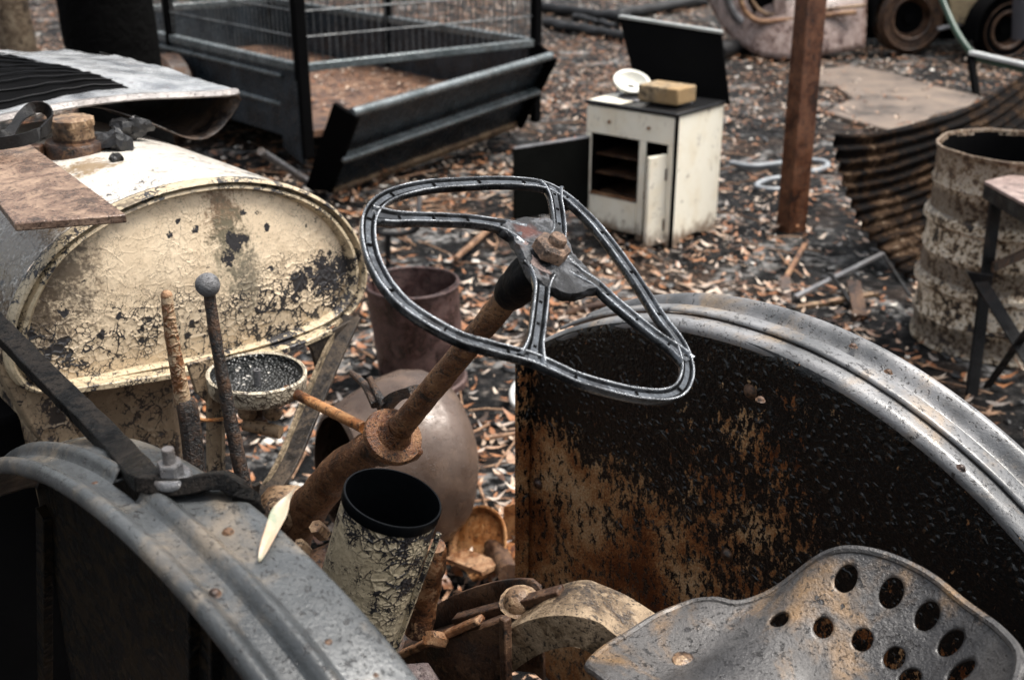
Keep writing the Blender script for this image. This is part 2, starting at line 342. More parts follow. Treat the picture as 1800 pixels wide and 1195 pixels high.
obj('clamp_bolt', MB().lathe([(0, .016), (.012, .016), (.013, .0), (.013, -.02)], lug + V((.0, -.018, 0)), V((-.3, -1, .2)), 6), M_RUST_D, fil)
# strap loop of loose sheet metal
st = smooth_path([S(x, y, d) for x, y, d in [(-30, 250, 2.1), (10, 238, 2.12), (38, 205, 2.16), (62, 189, 2.19), (82, 193, 2.2), (90, 213, 2.18), (74, 232, 2.13), (40, 246, 2.09), (-20, 255, 2.06)]], 40)
obj('strap_loop', MB().sweep(st, [(-.012, -.0015), (.012, -.0015), (.012, .0015), (-.012, .0015)], V((.2, .9, .1))), M_IRON, tractor)

# bonnet: buckled sheet above the tank, right edge curled under
bf = 2.42
bon_px = [(-120, 228), (-60, 219), (0, 207), (60, 195), (120, 184), (180, 176), (250, 169), (330, 166), (395, 163), (414, 160)]
bc = [pf(x, y, bf) for x, y in bon_px]
top = smooth_path(bc, 40)
back_len = 1.02
def bon_top(u, v):
    i = u * (len(top) - 1); k = min(int(i), len(top) - 2); p = top[k].lerp(top[k + 1], i - k)
    q = p + FA * (back_len * v * (.8 + .2 * u)); s = u - .62
    return q + ZA * (.035 * math.sin(v * math.pi * .9) * (1 - 1.4 * abs(s)) + .012 * noise.noise(q * 5) + .004 * noise.noise(q * 22) - .02 * v)
g = NG('wet_bonnet_steel'); n1 = g.noise(9, 6, .65); c = g.mix(g.step(n1, .36, .6), (.16, .17, .185), (.38, .39, .40))
c = g.mix(g.m_('MULTIPLY', g.step(g.noise(30, 6, .75, .5), .56, .68), .7), c, (.09, .06, .05))
M_BON = g.fin(c, g.step(g.noise(12, 4), .4, .6, .16, .34), .25, g.bump(g.m_('ADD', g.noise(70, 5), g.noise(20, 3)), .0025), .8)
bonnet = obj('bonnet', MB().grid(bon_top, 60, 40), M_BON, tractor, solid=.004)
ex = smooth_path([p + FA * -.004 for p in bc], 50)
obj('edge_strip', MB().sweep(ex, [(-.016, -.005), (-.01, .006), (.01, .007), (.016, -.003), (.012, -.007), (-.012, -.008)], ZA), m_steel('dusty_strip', (.16, .145, .14), (.34, .32, .31), (.28, .2, .15), .4, .38, .3), bonnet)
curl = smooth_path([pf(x, y, bf + .0) for x, y in [(412, 161), (424, 172), (416, 195), (395, 222), (360, 239), (325, 240), (285, 228), (240, 208), (200, 192), (160, 186), (118, 192)]], 50)
obj('curled_flange', MB().grid(lambda u, v: (lambda p: p + FA * (.75 * v - .01 + .02 * math.sin(u * 9)) + ZA * (.012 * noise.noise(p * 8 + FA * v * 4)))(curl[min(49, int(u * 49))]), 50, 14), m_rust('sooty_brown', (.008, .006, .006), (.028, .017, .012), (.09, .055, .035), wet=.6), bonnet, solid=.003)
# louvred opening of the bonnet: black sheet painted as its dark inside, with raised pressed slats
def bon_at(x, y):
    lo, hi = 0., 1.
    best = None
    for iu in range(61):
        for iv in range(41):
            p = bon_top(iu / 60, iv / 40); q = p - C0; z = q.dot(fw); X = 900 + FP * q.x / z; Y = 597.5 - FP * q.dot(upv) / z
            d = (X - x) ** 2 + (Y - y) ** 2
            if best is None or d < best[0]: best = (d, p.copy(), iu / 60, iv / 40)
    return best
def bon_patch(quad, n, m_, off):
    mb = MB()
    def fn(u, v):
        a = quad[0][0] * (1 - u) * (1 - v) + quad[1][0] * u * (1 - v) + quad[2][0] * u * v + quad[3][0] * (1 - u) * v
        b = quad[0][1] * (1 - u) * (1 - v) + quad[1][1] * u * (1 - v) + quad[2][1] * u * v + quad[3][1] * (1 - u) * v
        return bon_top(a, b) + ZA * off
    return mb.grid(fn, n, m_)
qa = [bon_at(x, y)[2:] for x, y in [(-60, 203), (232, 158), (60, 112), (-60, 70)]]
obj('louvre_dark_sheet', bon_patch(qa, 24, 16, .004), M_BLACK, bonnet)
for k in range(9):
    v = (k + .6) / 9.4; uv = []
    for i in range(16):
        u = i / 15; a = [qa[0][j] * (1 - u) * (1 - v) + qa[1][j] * u * (1 - v) + qa[2][j] * u * v + qa[3][j] * (1 - u) * v for j in (0, 1)]
        uv.append(bon_top(*a) + ZA * (.007 + .002 * math.sin(u * math.pi)))
    obj('louvre', MB().sweep(uv, [(-.0045, -.002), (.0045, .001), (.005, .0), (-.004, -.003)], ZA), m_plain('louvre_black', (.03, .03, .032), .4, .3, .0006) if k == 0 else bpy.data.materials['louvre_black'], bonnet)

# bell housing, supports under the tank
M_CAST = m_paint('scorched_casting', (.34, .26, .17), (.16, .11, .07), S_=48, crack=.06, flake=.30, smudge=.95, stain=(.05, .03, .02), under=(.02, .016, .014), fsc=8)
hb = [pf(x, y, 2.0) for x, y in [(40, 690), (160, 820), (420, 820), (560, 600)]]
mbx = MB().hexa([L(2.0, -.30, .35), L(2.0, -.02, .35), L(2.5, -.02, .35), L(2.5, -.30, .35)], [L(1.99, -.32, .92), L(1.99, -.01, .92), L(2.5, -.01, .92), L(2.5, -.32, .92)])
obj('bell_housing', mbx, M_CAST, tractor, bevel=.02)
obj('support_casting', MB().plate([pf(x, y, 1.93) for x, y in [(5, 600), (48, 670), (95, 690), (175, 830), (120, 830), (60, 760), (20, 690), (-10, 640)]], FA * .05), M_CAST, tractor, bevel=.004)
obj('engine_side', MB().hexa([L(2.02, -.62, .2), L(2.02, -.28, .2), L(2.7, -.28, .2), L(2.7, -.62, .2)], [L(2.02, -.62, .86), L(2.02, -.28, .86), L(2.7, -.28, .9), L(2.7, -.62, .9)]), M_BLACK, tractor, bevel=.01)  # deep shadow put into the black of this side
stp = smooth_path([pf(x, y, f) for x, y, f in [(618, 556, 1.90), (585, 625, 1.87), (545, 720, 1.82), (505, 815, 1.76), (470, 862, 1.72), (425, 868, 1.70)]], 24)
M_STRUT = m_rust('worn_strut', (.010, .009, .0085), (.02, .017, .016), (.075, .055, .038), 2.2, .55, .0012, .35)
sup = lambda i: V((-.35, -.85, .35))
obj('tank_strut', MB().sweep(stp, [(-.023, -.004), (.023, -.004), (.023, .004), (-.023, .004)], sup), M_STRUT, tractor, bevel=.001)
M_CREAMEDGE = m_rust('cream_edge', (.03, .022, .015), (.18, .135, .085), (.38, .30, .2), 3., .6, .002, .3)
edge = [p + (FA * -.006) + V((-.024, -.004, -.008)) for p in stp]
obj('strut_flange', MB().sweep(edge, [(-.004, -.010), (.003, -.010), (.003, .012), (-.004, .012)], sup), M_CREAMEDGE, tractor)
obj('strut_gusset', MB().plate([pf(x, y, 1.89) for x, y in [(540, 606), (622, 560), (600, 620), (565, 690), (556, 640), (548, 615)]], FA * .012), M_STRUT, tractor, bevel=.002)
for xs in ((372, 388), (397, 400)):
    pass
obj('dash_post', MB().sweep([pf(378, 640, 1.80), pf(379, 830, 1.77)], [(-.017, -.004), (.017, -.004), (.017, .006), (.010, .006), (.010, 0), (-.010, 0), (-.010, .006), (-.017, .006)], -FA), M_CAST, tractor)
obj('dash_bracket', MB().plate([pf(x, y, 1.79) for x, y in [(330, 640), (372, 628), (400, 690), (395, 720), (372, 715), (345, 690)]], FA * .01), M_CAST, tractor, bevel=.002)
obj('link_wire', MB().tube(smooth_path([pf(x, y, 1.7) for x, y in [(330, 728), (352, 737), (375, 738), (398, 735)]], 10), .0035, 8), M_RUST_O, tractor)

# gauge bowl: round open housing
dc = pf(452, 655, 1.70); dn = V((.05, -.02, 1)).normalized(); dr = .0885
M_BOWL = m_paint('blistered_bowl_paint', (.52, .46, .36), (.33, .28, .2), S_=110, crack=.12, flake=.35, smudge=.5, under=(.05, .04, .03), bd=.003, fsc=16)
bowl = obj('gauge_bowl', MB().lathe([(.015, -.040), (.060, -.040), (.078, -.037), (.086, -.031), (dr, -.022), (dr + .001, .0), (dr - .003, .003), (dr - .006, .0)], dc, dn, 64, jit=.0025), M_BOWL, tractor)
g = NG('bowl_char'); vv = g.vor(170, 'F1', None, 'Color'); w = g.m_('GREATER_THAN', g.sep(0, vv), .985)
M_BCHAR = g.fin(g.mix(w, (.012, .013, .013), (.35, .33, .30)), .32, 0, g.bump(g.vor(170), .006), .6)
obj('bowl_lining', MB().lathe([(dr - .006, .0), (dr - .008, -.012), (dr - .016, -.016), (dr - .02, -.022), (.05, -.026), (.02, -.026), (0, -.025)], dc, dn, 64, jit=.003), M_BCHAR, bowl)
obj('centre_stud', MB().lathe([(.0035, .0), (.0035, .006), (.007, .006), (.007, -.025)], dc + dn * .0, dn, 16), M_ZINC, bowl)
obj('bowl_stem', MB().lathe([(.012, -.038), (.011, -.085), (.016, -.09), (.016, -.11), (0, -.11)], dc + V((.0, 0, 0)), dn, 20), M_RUST_D, bowl)
for dx in (-.022, .024): obj('wing_nut', MB().ball(dc + V((dx, -.012, -.075)), .018, 14, 8, (1, .35, .9)), M_RUST_T, bowl)
obj('drain_cock', MB().tube([dc + V((-.03, -.01, -.098)), dc + V((.04, -.03, -.105))], .012, 12), M_RUST_T, bowl)
rod_a, rod_b = pf(505, 685, 1.66), pr(640, 752, 0)
obj('throttle_rod', MB().tube([rod_a, rod_b], .0095, 12), M_RUST_O, tractor)

# gear lever with ball, hand lever with socket
M_LEVER = m_rust('pitted_black_lever', (.008, .008, .009), (.022, .019, .018), (.10, .05, .025), 2.2, .5, .0035)
l0 = smooth_path([pf(x, y, f) for x, y, f in [(367, 512, 1.50), (380, 600, 1.495), (398, 700, 1.49), (418, 800, 1.48), (440, 900, 1.47)]], 30)
lev = obj('gear_lever', MB().tube(l0, [.0088 + .0035 * (i / 29) for i in range(30)], 14).rough(.0012, 60), M_LEVER, tractor)
obj('lever_knob', MB().ball(pf(365, 501, 1.50), .0186, 28, 18).rough(.0006, 60), m_steel('knob_grey', (.07, .07, .075), (.16, .16, .165), (.1, .08, .07), .2, .5, .2, .0025, .4), lev)
h0 = smooth_path([pf(x, y, 1.6) for x, y in [(293, 519), (300, 580), (312, 650), (322, 705)]], 20)
hl = obj('hand_lever', MB().tube(h0, [.0092 + .004 * i / 19 for i in range(20)], 14).rough(.0008, 60), m_paint('rusty_lever_paint', (.46, .36, .24), (.25, .13, .06), S_=120, crack=.1, flake=.4, under=(.10, .045, .02), smudge=.7, stain=(.16, .06, .02), fsc=12), tractor)
obj('lever_tip', MB().ball(pf(293, 520, 1.6), .0095, 12, 8), M_RUST, hl)
h1 = smooth_path([pf(x, y, 1.592) for x, y in [(327, 703), (334, 745), (340, 800), (345, 880)]], 14)
obj('lever_socket', MB().sweep(h1, [(-.016, -.006), (-.010, -.011), (.010, -.011), (.016, -.006), (.016, .006), (.010, .011), (-.010, .011), (-.016, .006)], -FA, scale=[.75 if i == 0 else 1 for i in range(14)]), M_LEVER, hl)

# ------------------------------------------------ fenders
FWD = [1.]
def arc(cf, cz, R, a): c = math.cos(a); return cf + R * c * (FWD[0] if c > 0 else 1), cz + R * math.sin(a)
def fender_band(c, R0, x0, sgn, prof, a0, a1, n, drop=None):
    m = MB(); k = len(prof); v = []
    for i in range(n + 1):
        a = a0 + (a1 - a0) * i / n
        for (x, dy) in prof:
            f, z = arc(c[0], c[1], R0 + dy, a); p = L(f, sgn * (x0 + x), z)
            v.append(p + ZA * (.0022 * noise.noise(p * 5) + .0004 * noise.noise(p * 30)) + RA * .002 * noise.noise(p * 5 + V((3, 3, 3))))
    f = [(i * k + j, (i + 1) * k + j, (i + 1) * k + j + 1, i * k + j + 1) for i in range(n) for j in range(k - 1) if not (drop and drop(a0 + (a1 - a0) * (i + .5) / n, (prof[j][0] + prof[j + 1][0]) / 2))]
    return m.add(v, f)
def dense(prof, step=.0025):
    out = []
    for a, b in zip(prof[:-1], prof[1:]):
        n = max(1, int(math.hypot(b[0] - a[0], b[1] - a[1]) / step))
        for i in range(n): t = i / n; out.append((a[0] + (b[0] - a[0]) * t, a[1] + (b[1] - a[1]) * t))
    return out + [prof[-1]]
def smprof(prof, n): return [(p.x, p.y) for p in smooth_path([V((x, y, 0)) for x, y in prof], n)]
# right fender
RCN, RR0, RX0 = (.921, .367), .782, .40
M_BAND_R = m_steel('pale_burnt_steel', (.075, .077, .08), (.23, .23, .235), (.30, .205, .11), .6, .42, .1, .0010, .9, coat=.35)
p_in = smprof([(-.001, -.012), (-.001, -.005), (.003, .001), (.010, .004), (.024, .004), (.040, .003)], 30)
fr = obj('right_fender', fender_band(RCN, RR0, RX0, 1, p_in, rad(52), rad(172), 150), M_BAND_R, tractor, solid=.003)
p_out = smprof([(.0305, .0085), (.031, .0115), (.034, .0130), (.045, .0135), (.058, .012), (.070, .002), (.079, -.003), (.088, .002), (.097, .014), (.106, .019), (.114, .016), (.118, .004)], 60)
obj('top_band', fender_band(RCN, RR0, RX0, 1, p_out, rad(57), rad(172), 150), M_BAND_R, fr, solid=.003)
tpp = [tl(L(1.37, .40, .6)), tl(pr(1320, 690, .4)), tl(pr(1330, 800, .4)), tl(pr(1300, 900, .4))]
g = NG('bubbled_soot_and_rust')
zz = g.sep(2); bigN = g.noise(3.4, 4, .6); fpos = g.vm('DOT_PRODUCT', g.co, tuple(FA)); st1 = g.stretch((1, 1, .55))
lev_ = g.m_('ADD', g.step(zz, tpp[2].z - .24, tpp[2].z + .045, .86, -.22), g.m_('MULTIPLY', g.m_('SUBTRACT', bigN, .5), 1.3))
lev_ = g.m_('SUBTRACT', lev_, g.step(fpos, -.32, .24, .34, .0))
for c_, r_, m_x in ((tpp[2], .10, .50), (tpp[1], .03, .5), (tpp[1] - ZA * .05, .045, .58), (tpp[1] - ZA * .10, .06, .60), (tpp[3], .13, .62)):
    lev_ = g.m_('MAXIMUM', lev_, g.step(g.blob(c_, r_, .5, 14), .2, 1.7, m_x, 0.))
lev_ = g.m_('MAXIMUM', lev_, g.step(fpos, tpp[0].dot(FA) - .06, tpp[0].dot(FA) + .03, 0., .5))
sp = g.noise(95, 3, .65, .3, st1); sp2 = g.noise(300, 2, .7); sp3 = g.noise(26, 3, .6, 0, st1)
msk = g.m_('ADD', g.m_('ADD', g.m_('MULTIPLY', sp, .6), g.m_('MULTIPLY', sp2, .2)), g.m_('MULTIPLY', sp3, .2))
thr_ = g.step(lev_, .0, 1., .64, .455); msk = g.step(g.m_('SUBTRACT', msk, thr_), -.035, .03)
rc_ = g.ramp(g.m_('ADD', g.m_('MULTIPLY', g.noise(9, 4), .6), g.m_('MULTIPLY', sp2, .4)), [(.38, (.07, .02, .006)), (.48, (.19, .072, .024)), (.56, (.31, .175, .08)), (.65, (.42, .30, .18))])
vb = g.vor(75, 'SMOOTH_F1', g.warp(30, .016)); bub = g.m_('MULTIPLY', g.step(vb, .16, .36, 1., 0.), g.step(g.noise(18, 2), .36, .6))
hgt_ = g.m_('ADD', g.m_('MULTIPLY', g.m_('SUBTRACT', 1., msk), g.m_('ADD', g.m_('MULTIPLY', bub, 1.1), g.m_('MULTIPLY', g.noise(140, 3, .6), .55))), g.m_('MULTIPLY', msk, g.m_('MULTIPLY', sp2, .5)))
M_FPAN = g.fin(g.mix(msk, g.mix(sp, (.0018, .0022, .0025), (.004, .0046, .005)), rc_), g.mix(msk, (.26,) * 3, (.8,) * 3), 0, g.bump(hgt_, .0058), g.mix(msk, (.36,) * 3, (.12,) * 3))
arcp = [arc(RCN[0], RCN[1], RR0 - .002, rad(a)) for a in np.linspace(52, 172, 90)]
def pan(u, v):
    i = u * 89; k = min(88, int(i)); t = i - k; f = arcp[k][0] * (1 - t) + arcp[k + 1][0] * t; z = arcp[k][1] * (1 - t) + arcp[k + 1][1] * t
    zz_ = z + (.28 - z) * v; p = L(f, .40, zz_); return p + RA * (.006 * noise.noise(p * 4) + .002 * noise.noise(p * 14))
obj('inner_panel', MB().grid(pan, 90, 50), M_FPAN, fr, solid=.003)
fe = arcp[0]
obj('front_flange', MB().sweep([L(fe[0] + .004, .40, z) for z in np.linspace(fe[1] - .005, .28, 20)], [(-.004, -.03), (.003, -.03), (.004, .012), (-.004, .012)], RA), M_FPAN, fr, bevel=.001)
def dome(p, n, r): return MB().lathe([(0, r * .75), (r * .5, r * .68), (r * .85, r * .4), (r, 0), (r * 1.25, -.001)], p, n, 14)
def band_pt(c, R0, x0, sgn, dy, x, y, off):     # where a sight line meets a fender's curved band
    best = None
    for i in range(400):
        d = .6 + i * .004; p = S(x, y, d); f, r, z = fz(p); q = math.hypot(f - c[0], z - c[1]) - (R0 + dy)
        if best is None or abs(q) < best[0]: best = (abs(q), p, V((0, 0, 0)) + FA * (f - c[0]) + ZA * (z - c[1]))
        if q < 0 and i: break
    return best[1], best[2].normalized()
for x, y in ((945, 850), (1318, 688), (1277, 975)):
    p = pr(x, y, .398); obj('rivet', dome(p, -RA, .010), M_RUST_D, fr)
for x, y in ((1337, 702), (1562, 653), (1500, 608), (1690, 822)):
    p, n = band_pt(RCN, RR0, RX0, 1, .016, x, y, 0); obj('rivet', dome(p, n, .0055), M_RUST_D, fr)

# left fender
LCN, LR0, LX0 = (.952, .420), .770, .425; FWD[0] = 1.15
M_BAND_L = m_steel('blue_grey_steel', (.023, .026, .028), (.070, .075, .078), (.21, .165, .115), .6, .40, .15, .0010, .85, coat=.35)
flat = smprof([(-.002, -.02), (-.001, -.004), (.002, .003), (.02, .006), (.04, .006), (.058, .006)], 26) + smprof([(.086, .005), (.095, .004), (.104, .005), (.110, .010), (.116, .013), (.122, .010), (.125, .002), (.122, -.004)], 26)
bead = smprof([(.055, .005), (.060, .008), (.065, .014), (.071, .0180), (.077, .015), (.082, .008), (.087, .003)], 26)
pA = band_pt(LCN, LR0, LX0, -1, .008, 252, 862, 0)[0]; fA, _, zA = fz(pA); aA = math.atan2(zA - LCN[1], fA - LCN[0])
hole = lambda a, x: abs(a - aA) < .035 and .058 < x < .086
flat_all = flat[:26] + [(.065, .006), (.072, .006), (.079, .006)] + flat[26:]
fl_ = obj('left_fender', fender_band(LCN, LR0, LX0, -1, flat_all, rad(40), rad(172), 200, hole), M_BAND_L, tractor, solid=.003)
obj('front_bead', fender_band(LCN, LR0, LX0, -1, bead, rad(40), aA - .04, 70), M_BAND_L, fl_, solid=.003)
obj('rear_bead', fender_band(LCN, LR0, LX0, -1, bead, aA + .03, rad(172), 140), M_BAND_L, fl_, solid=.003)
M_DARKPAN = m_paint('shade_dark_panel', (.020, .014, .008), (.007, .005, .004), S_=40, crack=.06, flake=.7, under=(.003, .003, .003), smudge=1., stain=(.004, .004, .004), fsc=7, wet=.1)  # near-black carries the wheel well's shade in its colour
arl = [arc(LCN[0], LCN[1], LR0 - .004, rad(a)) for a in np.linspace(40, 172, 80)]
def panl(u, v):
    i = u * 79; k = min(78, int(i)); t = i - k; f = arl[k][0] * (1 - t) + arl[k + 1][0] * t; z = arl[k][1] * (1 - t) + arl[k + 1][1] * t
    p = L(f, -.425, z + (.2 - z) * v); return p + RA * .005 * noise.noise(p * 5)
obj('side_panel', MB().grid(panl, 80, 30), M_DARKPAN, fl_, solid=.003)
for x, w_ in ((78, .03), (338, .012), (378, .008)):
    a_, b_ = pr(x, 900 if x < 100 else 1010 + (x - 338), -.435), pr(x + 2, 1330, -.435); obj('panel_stiffener', MB().bar(a_, b_, w_, .016, -RA), M_DARKPAN, fl_, bevel=.002)
for x, y in ((168, 853), (401, 935), (377, 1043), (577, 1132), (660, 1190)):
    p, n = band_pt(LCN, LR0, LX0, -1, .006, x, y, 0); obj('rivet', dome(p, n, .0058), M_RUST_D, fl_)

# brace bar bolted to the left fender
def fsurf(x, y, h): p, n = band_pt(LCN, LR0, LX0, -1, .006 + h, x, y, 0); return p
bp = [pr(x, y, r) for x, y, r in [(-120, 445, -.44), (-60, 512, -.44), (0, 578, -.44), (70, 650, -.445), (140, 720, -.45), (205, 785, -.455)]] + [fsurf(x, y, h) for x, y, h in [(252, 838, .020), (280, 853, .013), (310, 855, .012), (345, 850, .013), (375, 842, .018), (400, 845, .014)]] + [pr(427, 868, -.425), pr(440, 905, -.42)]
bpath = smooth_path(bp, 60)
brace = obj('brace_bar', MB().sweep(bpath, [(-.015, -.009), (.015, -.009), (.015, .009), (-.015, .009)], V((-.35, .35, .87))).rough(.0015, 35), m_rust('black_bar', (.003, .003, .0033), (.007, .007, .0072), (.020, .017, .015), 2., .5, .0016, .06), tractor, bevel=.003)
bo = fsurf(302, 838, .022); bn = V((.0, -.05, 1)).normalized()
obj('washer', MB().lathe([(0, .004), (.019, .004), (.021, .001), (.021, -.004), (.018, -.008)], bo, bn, 24), M_ZINC, brace)
obj('nut', MB().lathe([(0, .018), (.0125, .018), (.0135, .016), (.0135, .003)], bo, bn, 6), M_ZINC, brace, sharp=20)
obj('bolt_end', MB().lathe([(0, .034), (.006, .034), (.0068, .032), (.0062, .030), (.0068, .028), (.0062, .026), (.0068, .024), (.0068, .016)], bo, bn, 16), M_ZINC, brace)

# ------------------------------------------------ steering wheel
wn_ = V((math.cos(rad(61)) * math.sin(rad(60)), -math.cos(rad(61)) * math.cos(rad(60)), math.sin(rad(61))))
def wp(zx, zy): return on(600 + zx / 2.655, 280 + zy / 2.655, wn_, WC.dot(wn_))
outer = [(86, 320), (98, 250), (150, 185), (240, 142), (380, 112), (540, 100), (700, 94), (850, 100), (960, 122), (1050, 172), (1130, 240), (1205, 318), (1290, 425), (1370, 535), (1440, 640), (1510, 750), (1585, 845), (1625, 925), (1640, 1010), (1615, 1090), (1555, 1132), (1450, 1137), (1300, 1112), (1100, 1055), (900, 966), (700, 912), (550, 868), (400, 790), (270, 700), (180, 600), (120, 495), (92, 405)]
op = smooth_path([wp(*p) for p in outer], 200, True)
for _ in range(3): op = [(op[i - 1] + op[i] * 2 + op[(i + 1) % 200]) / 4 for i in range(200)]
cpth = []
for i in range(200):
    t = (op[(i + 1) % 200] - op[i - 1]).normalized(); inw = wn_.cross(t)
    if inw.dot(WC - op[i]) < 0: inw = -inw
    cpth.append(op[i] + inw * .0086)
g = NG('burnt_alloy'); a = g.noise(40, 5, .65); c = g.mix(g.step(a, .35, .62), (.012, .013, .015), (.10, .11, .122))
c = g.mix(g.m_('MULTIPLY', g.step(g.noise(90, 4, .7), .60, .68), .6), c, (.012, .012, .012))
M_ALLOY = g.fin(c, g.step(a, .3, .7, .32, .2), .85, g.bump(g.m_('ADD', g.noise(260, 3), g.noise(60, 3)), .0010), .6, .6)
chan = [(-.0095, -.003), (-.0085, -.005), (.0085, -.005), (.0095, -.003), (.0098, .004), (.0085, .0062), (.0068, .006), (.0055, .003), (.0042, -.0005), (.0032, .0034), (-.0032, .0034), (-.0042, -.0005), (-.0055, .003), (-.0068, .006), (-.0085, .0062), (-.0098, .004)]
sw = obj('steering_wheel', MB().sweep(cpth, chan, wn_, True, [.9] * 200), M_ALLOY, tractor, sharp=50)
# soot packed in the rim's grooves
for sg in (-1, 1):
    off = []
    for i in range(200):
        t = (cpth[(i + 1) % 200] - cpth[i - 1]).normalized(); off.append(cpth[i] + t.cross(wn_).normalized() * (.0040 * sg) + wn_ * .0010)
    obj('rim_groove', MB().sweep(off, [(-.0014, -.001), (.0014, -.001), (.0014, .0010), (-.0014, .0010)], wn_, True), M_BLACK, sw)
M_WORN_HILITE = m_steel('worn_highlight_alloy', (.06, .065, .07), (.46, .48, .51), (.1, .1, .1), .5, .24, .75, .0006, .6, sc=3., coat=.4)  # pale ridge strips: worn metal plus wet highlights put into the colour
for sg in (-1, 1):
    off = []
    for i in range(200):
        t = (cpth[(i + 1) % 200] - cpth[i - 1]).normalized(); off.append(cpth[i] + t.cross(wn_).normalized() * (.0075 * sg) + wn_ * (.0050 + .0006 * noise.noise(cpth[i] * 60)))
    obj('rim_edge', MB().tube(off, .0012, 6, True, wn_), M_WORN_HILITE, sw)
spk = {'a': [(150, 268), (230, 283), (330, 287), (450, 290), (600, 298), (700, 312), (775, 330), (850, 362)],
       'b': [(975, 130), (988, 170), (1000, 230), (1008, 290), (1010, 350), (990, 420)],
       'c': [(1000, 470), (1090, 540), (1180, 595), (1250, 660), (1350, 745), (1450, 825), (1560, 905), (1610, 950)],
       'd': [(930, 520), (930, 600), (922, 690), (908, 800), (893, 900), (885, 955)]}
for k, pts in spk.items():
    ph = smooth_path([wp(*p) + wn_ * .0012 for p in pts], 40)
    sc = []
    for i in range(40):
        t = i / 39; e0 = max(0, 1 - t / .26); e1 = max(0, (t - .74) / .26); w_ = 1.0 + (1.5 if k == 'd' else 1.0) * e0 ** 2 + (1.6 if k == 'b' else 1.0) * e1 ** 2
        if k == 'a': w_ = .86 + .9 * e0 ** 2 + 1.7 * e1 ** 2
        if k == 'c': w_ = .90 + 1.9 * e0 ** 2 + .8 * e1 ** 2
        sc.append((w_, .92))
    so_ = obj('spoke', MB().sweep(ph, chan, wn_, False, sc), M_ALLOY, sw, sharp=50)
    for sg in (-1, 1):
        off = []
        for i in range(3, 37):
            t = (ph[i + 1] - ph[i - 1]).normalized(); off.append(ph[i] + t.cross(wn_).normalized() * (.0044 * sg * sc[i][0]) + wn_ * .0010)
        obj('spoke_groove', MB().sweep(off, [(-.0009, -.001), (.0009, -.001), (.0009, .0008), (-.0009, .0008)], wn_), M_BLACK, so_)
    for sg in (-1, 1):
        off = [ph[i] + (ph[i + 1] - ph[i - 1]).normalized().cross(wn_).normalized() * (.0083 * sg * sc[i][0]) + wn_ * .0052 for i in range(2, 38)]
        obj('spoke_edge', MB().tube(off, .0011, 6, False, wn_), M_WORN_HILITE, so_)
    for i in range(6, 37, 9):
        t = (ph[i + 1] - ph[i - 1]).normalized(); obj('casting_notch', MB().box(ph[i] + wn_ * .0032, (.0042, .003, .0016), (t.cross(wn_).normalized(), t, wn_)), M_BLACK, so_)
for i in range(3, 200, 12):
    t = (cpth[(i + 1) % 200] - cpth[i - 1]).normalized(); sdv = t.cross(wn_).normalized()
    obj('casting_notch', MB().box(cpth[i] + wn_ * .0034, (.0055, .0028, .0022), (sdv, t, wn_)), M_BLACK, sw)
hub = [(735, 335), (770, 305), (830, 290), (900, 284), (955, 288), (1000, 318), (1045, 390), (1085, 460), (1130, 525), (1180, 575), (1200, 612), (1150, 630), (1100, 640), (1060, 648), (1015, 640), (975, 615), (930, 600), (895, 565), (870, 520), (835, 460), (810, 410), (785, 365)]
hubp = smooth_path([wp(*p) for p in hub], 66, True); hc = wp(955, 450)
hm = MB(); rows = [1.0, .97, .85, .65, .4, .15]
v = []
for j, k in enumerate(rows):
    for p in hubp:
        q = hc + (p - hc) * k; hgt = [-.005, .0045, .0040, .003, .006, .008][j]; v.append(q + wn_ * (hgt + .0045 * noise.noise(q * 45) + .002 * noise.noise(q * 140)))
n_ = len(hubp); hm.add(v, [(j * n_ + i, j * n_ + (i + 1) % n_, (j + 1) * n_ + (i + 1) % n_, (j + 1) * n_ + i) for j in range(len(rows) - 1) for i in range(n_)] + [tuple(range((len(rows) - 1) * n_, len(rows) * n_))])
g = NG('scabby_hub'); a = g.noise(30, 6, .7); c = g.ramp(a, [(.41, (.005, .005, .006)), (.50, (.022, .023, .026)), (.58, (.11, .115, .125)), (.66, (.03, .012, .008))])
rb = g.step(g.blob(wp(865, 355) - TO, .022, .4, 40), .4, 1.2, 1., 0.); c = g.mix(g.m_('MULTIPLY', rb, .8), c, (.10, .022, .010))
M_HUB = g.fin(c, .36, .2, g.bump(g.m_('ADD', g.noise(140, 5, .7), g.m_('MULTIPLY', a, 2)), .004), .5)
hubo = obj('hub', hm, M_HUB, sw, solid=.004)
M_NUT = m_rust('sandy_rust', (.04, .024, .016), (.16, .095, .06), (.27, .18, .125), 3., .7, .002)
nb = wp(950, 470) + wn_ * .008
obj('hub_washer', MB().lathe([(0, .003), (.0315, .003), (.0325, 0), (.0325, -.003)], nb + V((-.006, -.002, -.004)), wn_, 40).rough(.0006, 80), m_rust('grey_rust', (.05, .035, .032), (.13, .09, .08), (.2, .15, .14), 3.), sw)
obj('hub_nut', MB().lathe([(0, .020), (.018, .020), (.023, .017), (.0238, .015), (.0238, .003)], nb, wn_, 6, ref=V((.4, .9, 0))).rough(.0008, 50), M_NUT, sw, sharp=25, bevel=.0015)
obj('stud', MB().lathe([(0, .029), (.009, .029), (.0112, .026), (.0112, .018)], nb + V((.002, .001, 0)), wn_, 24).rough(.0006, 70), M_NUT, sw)
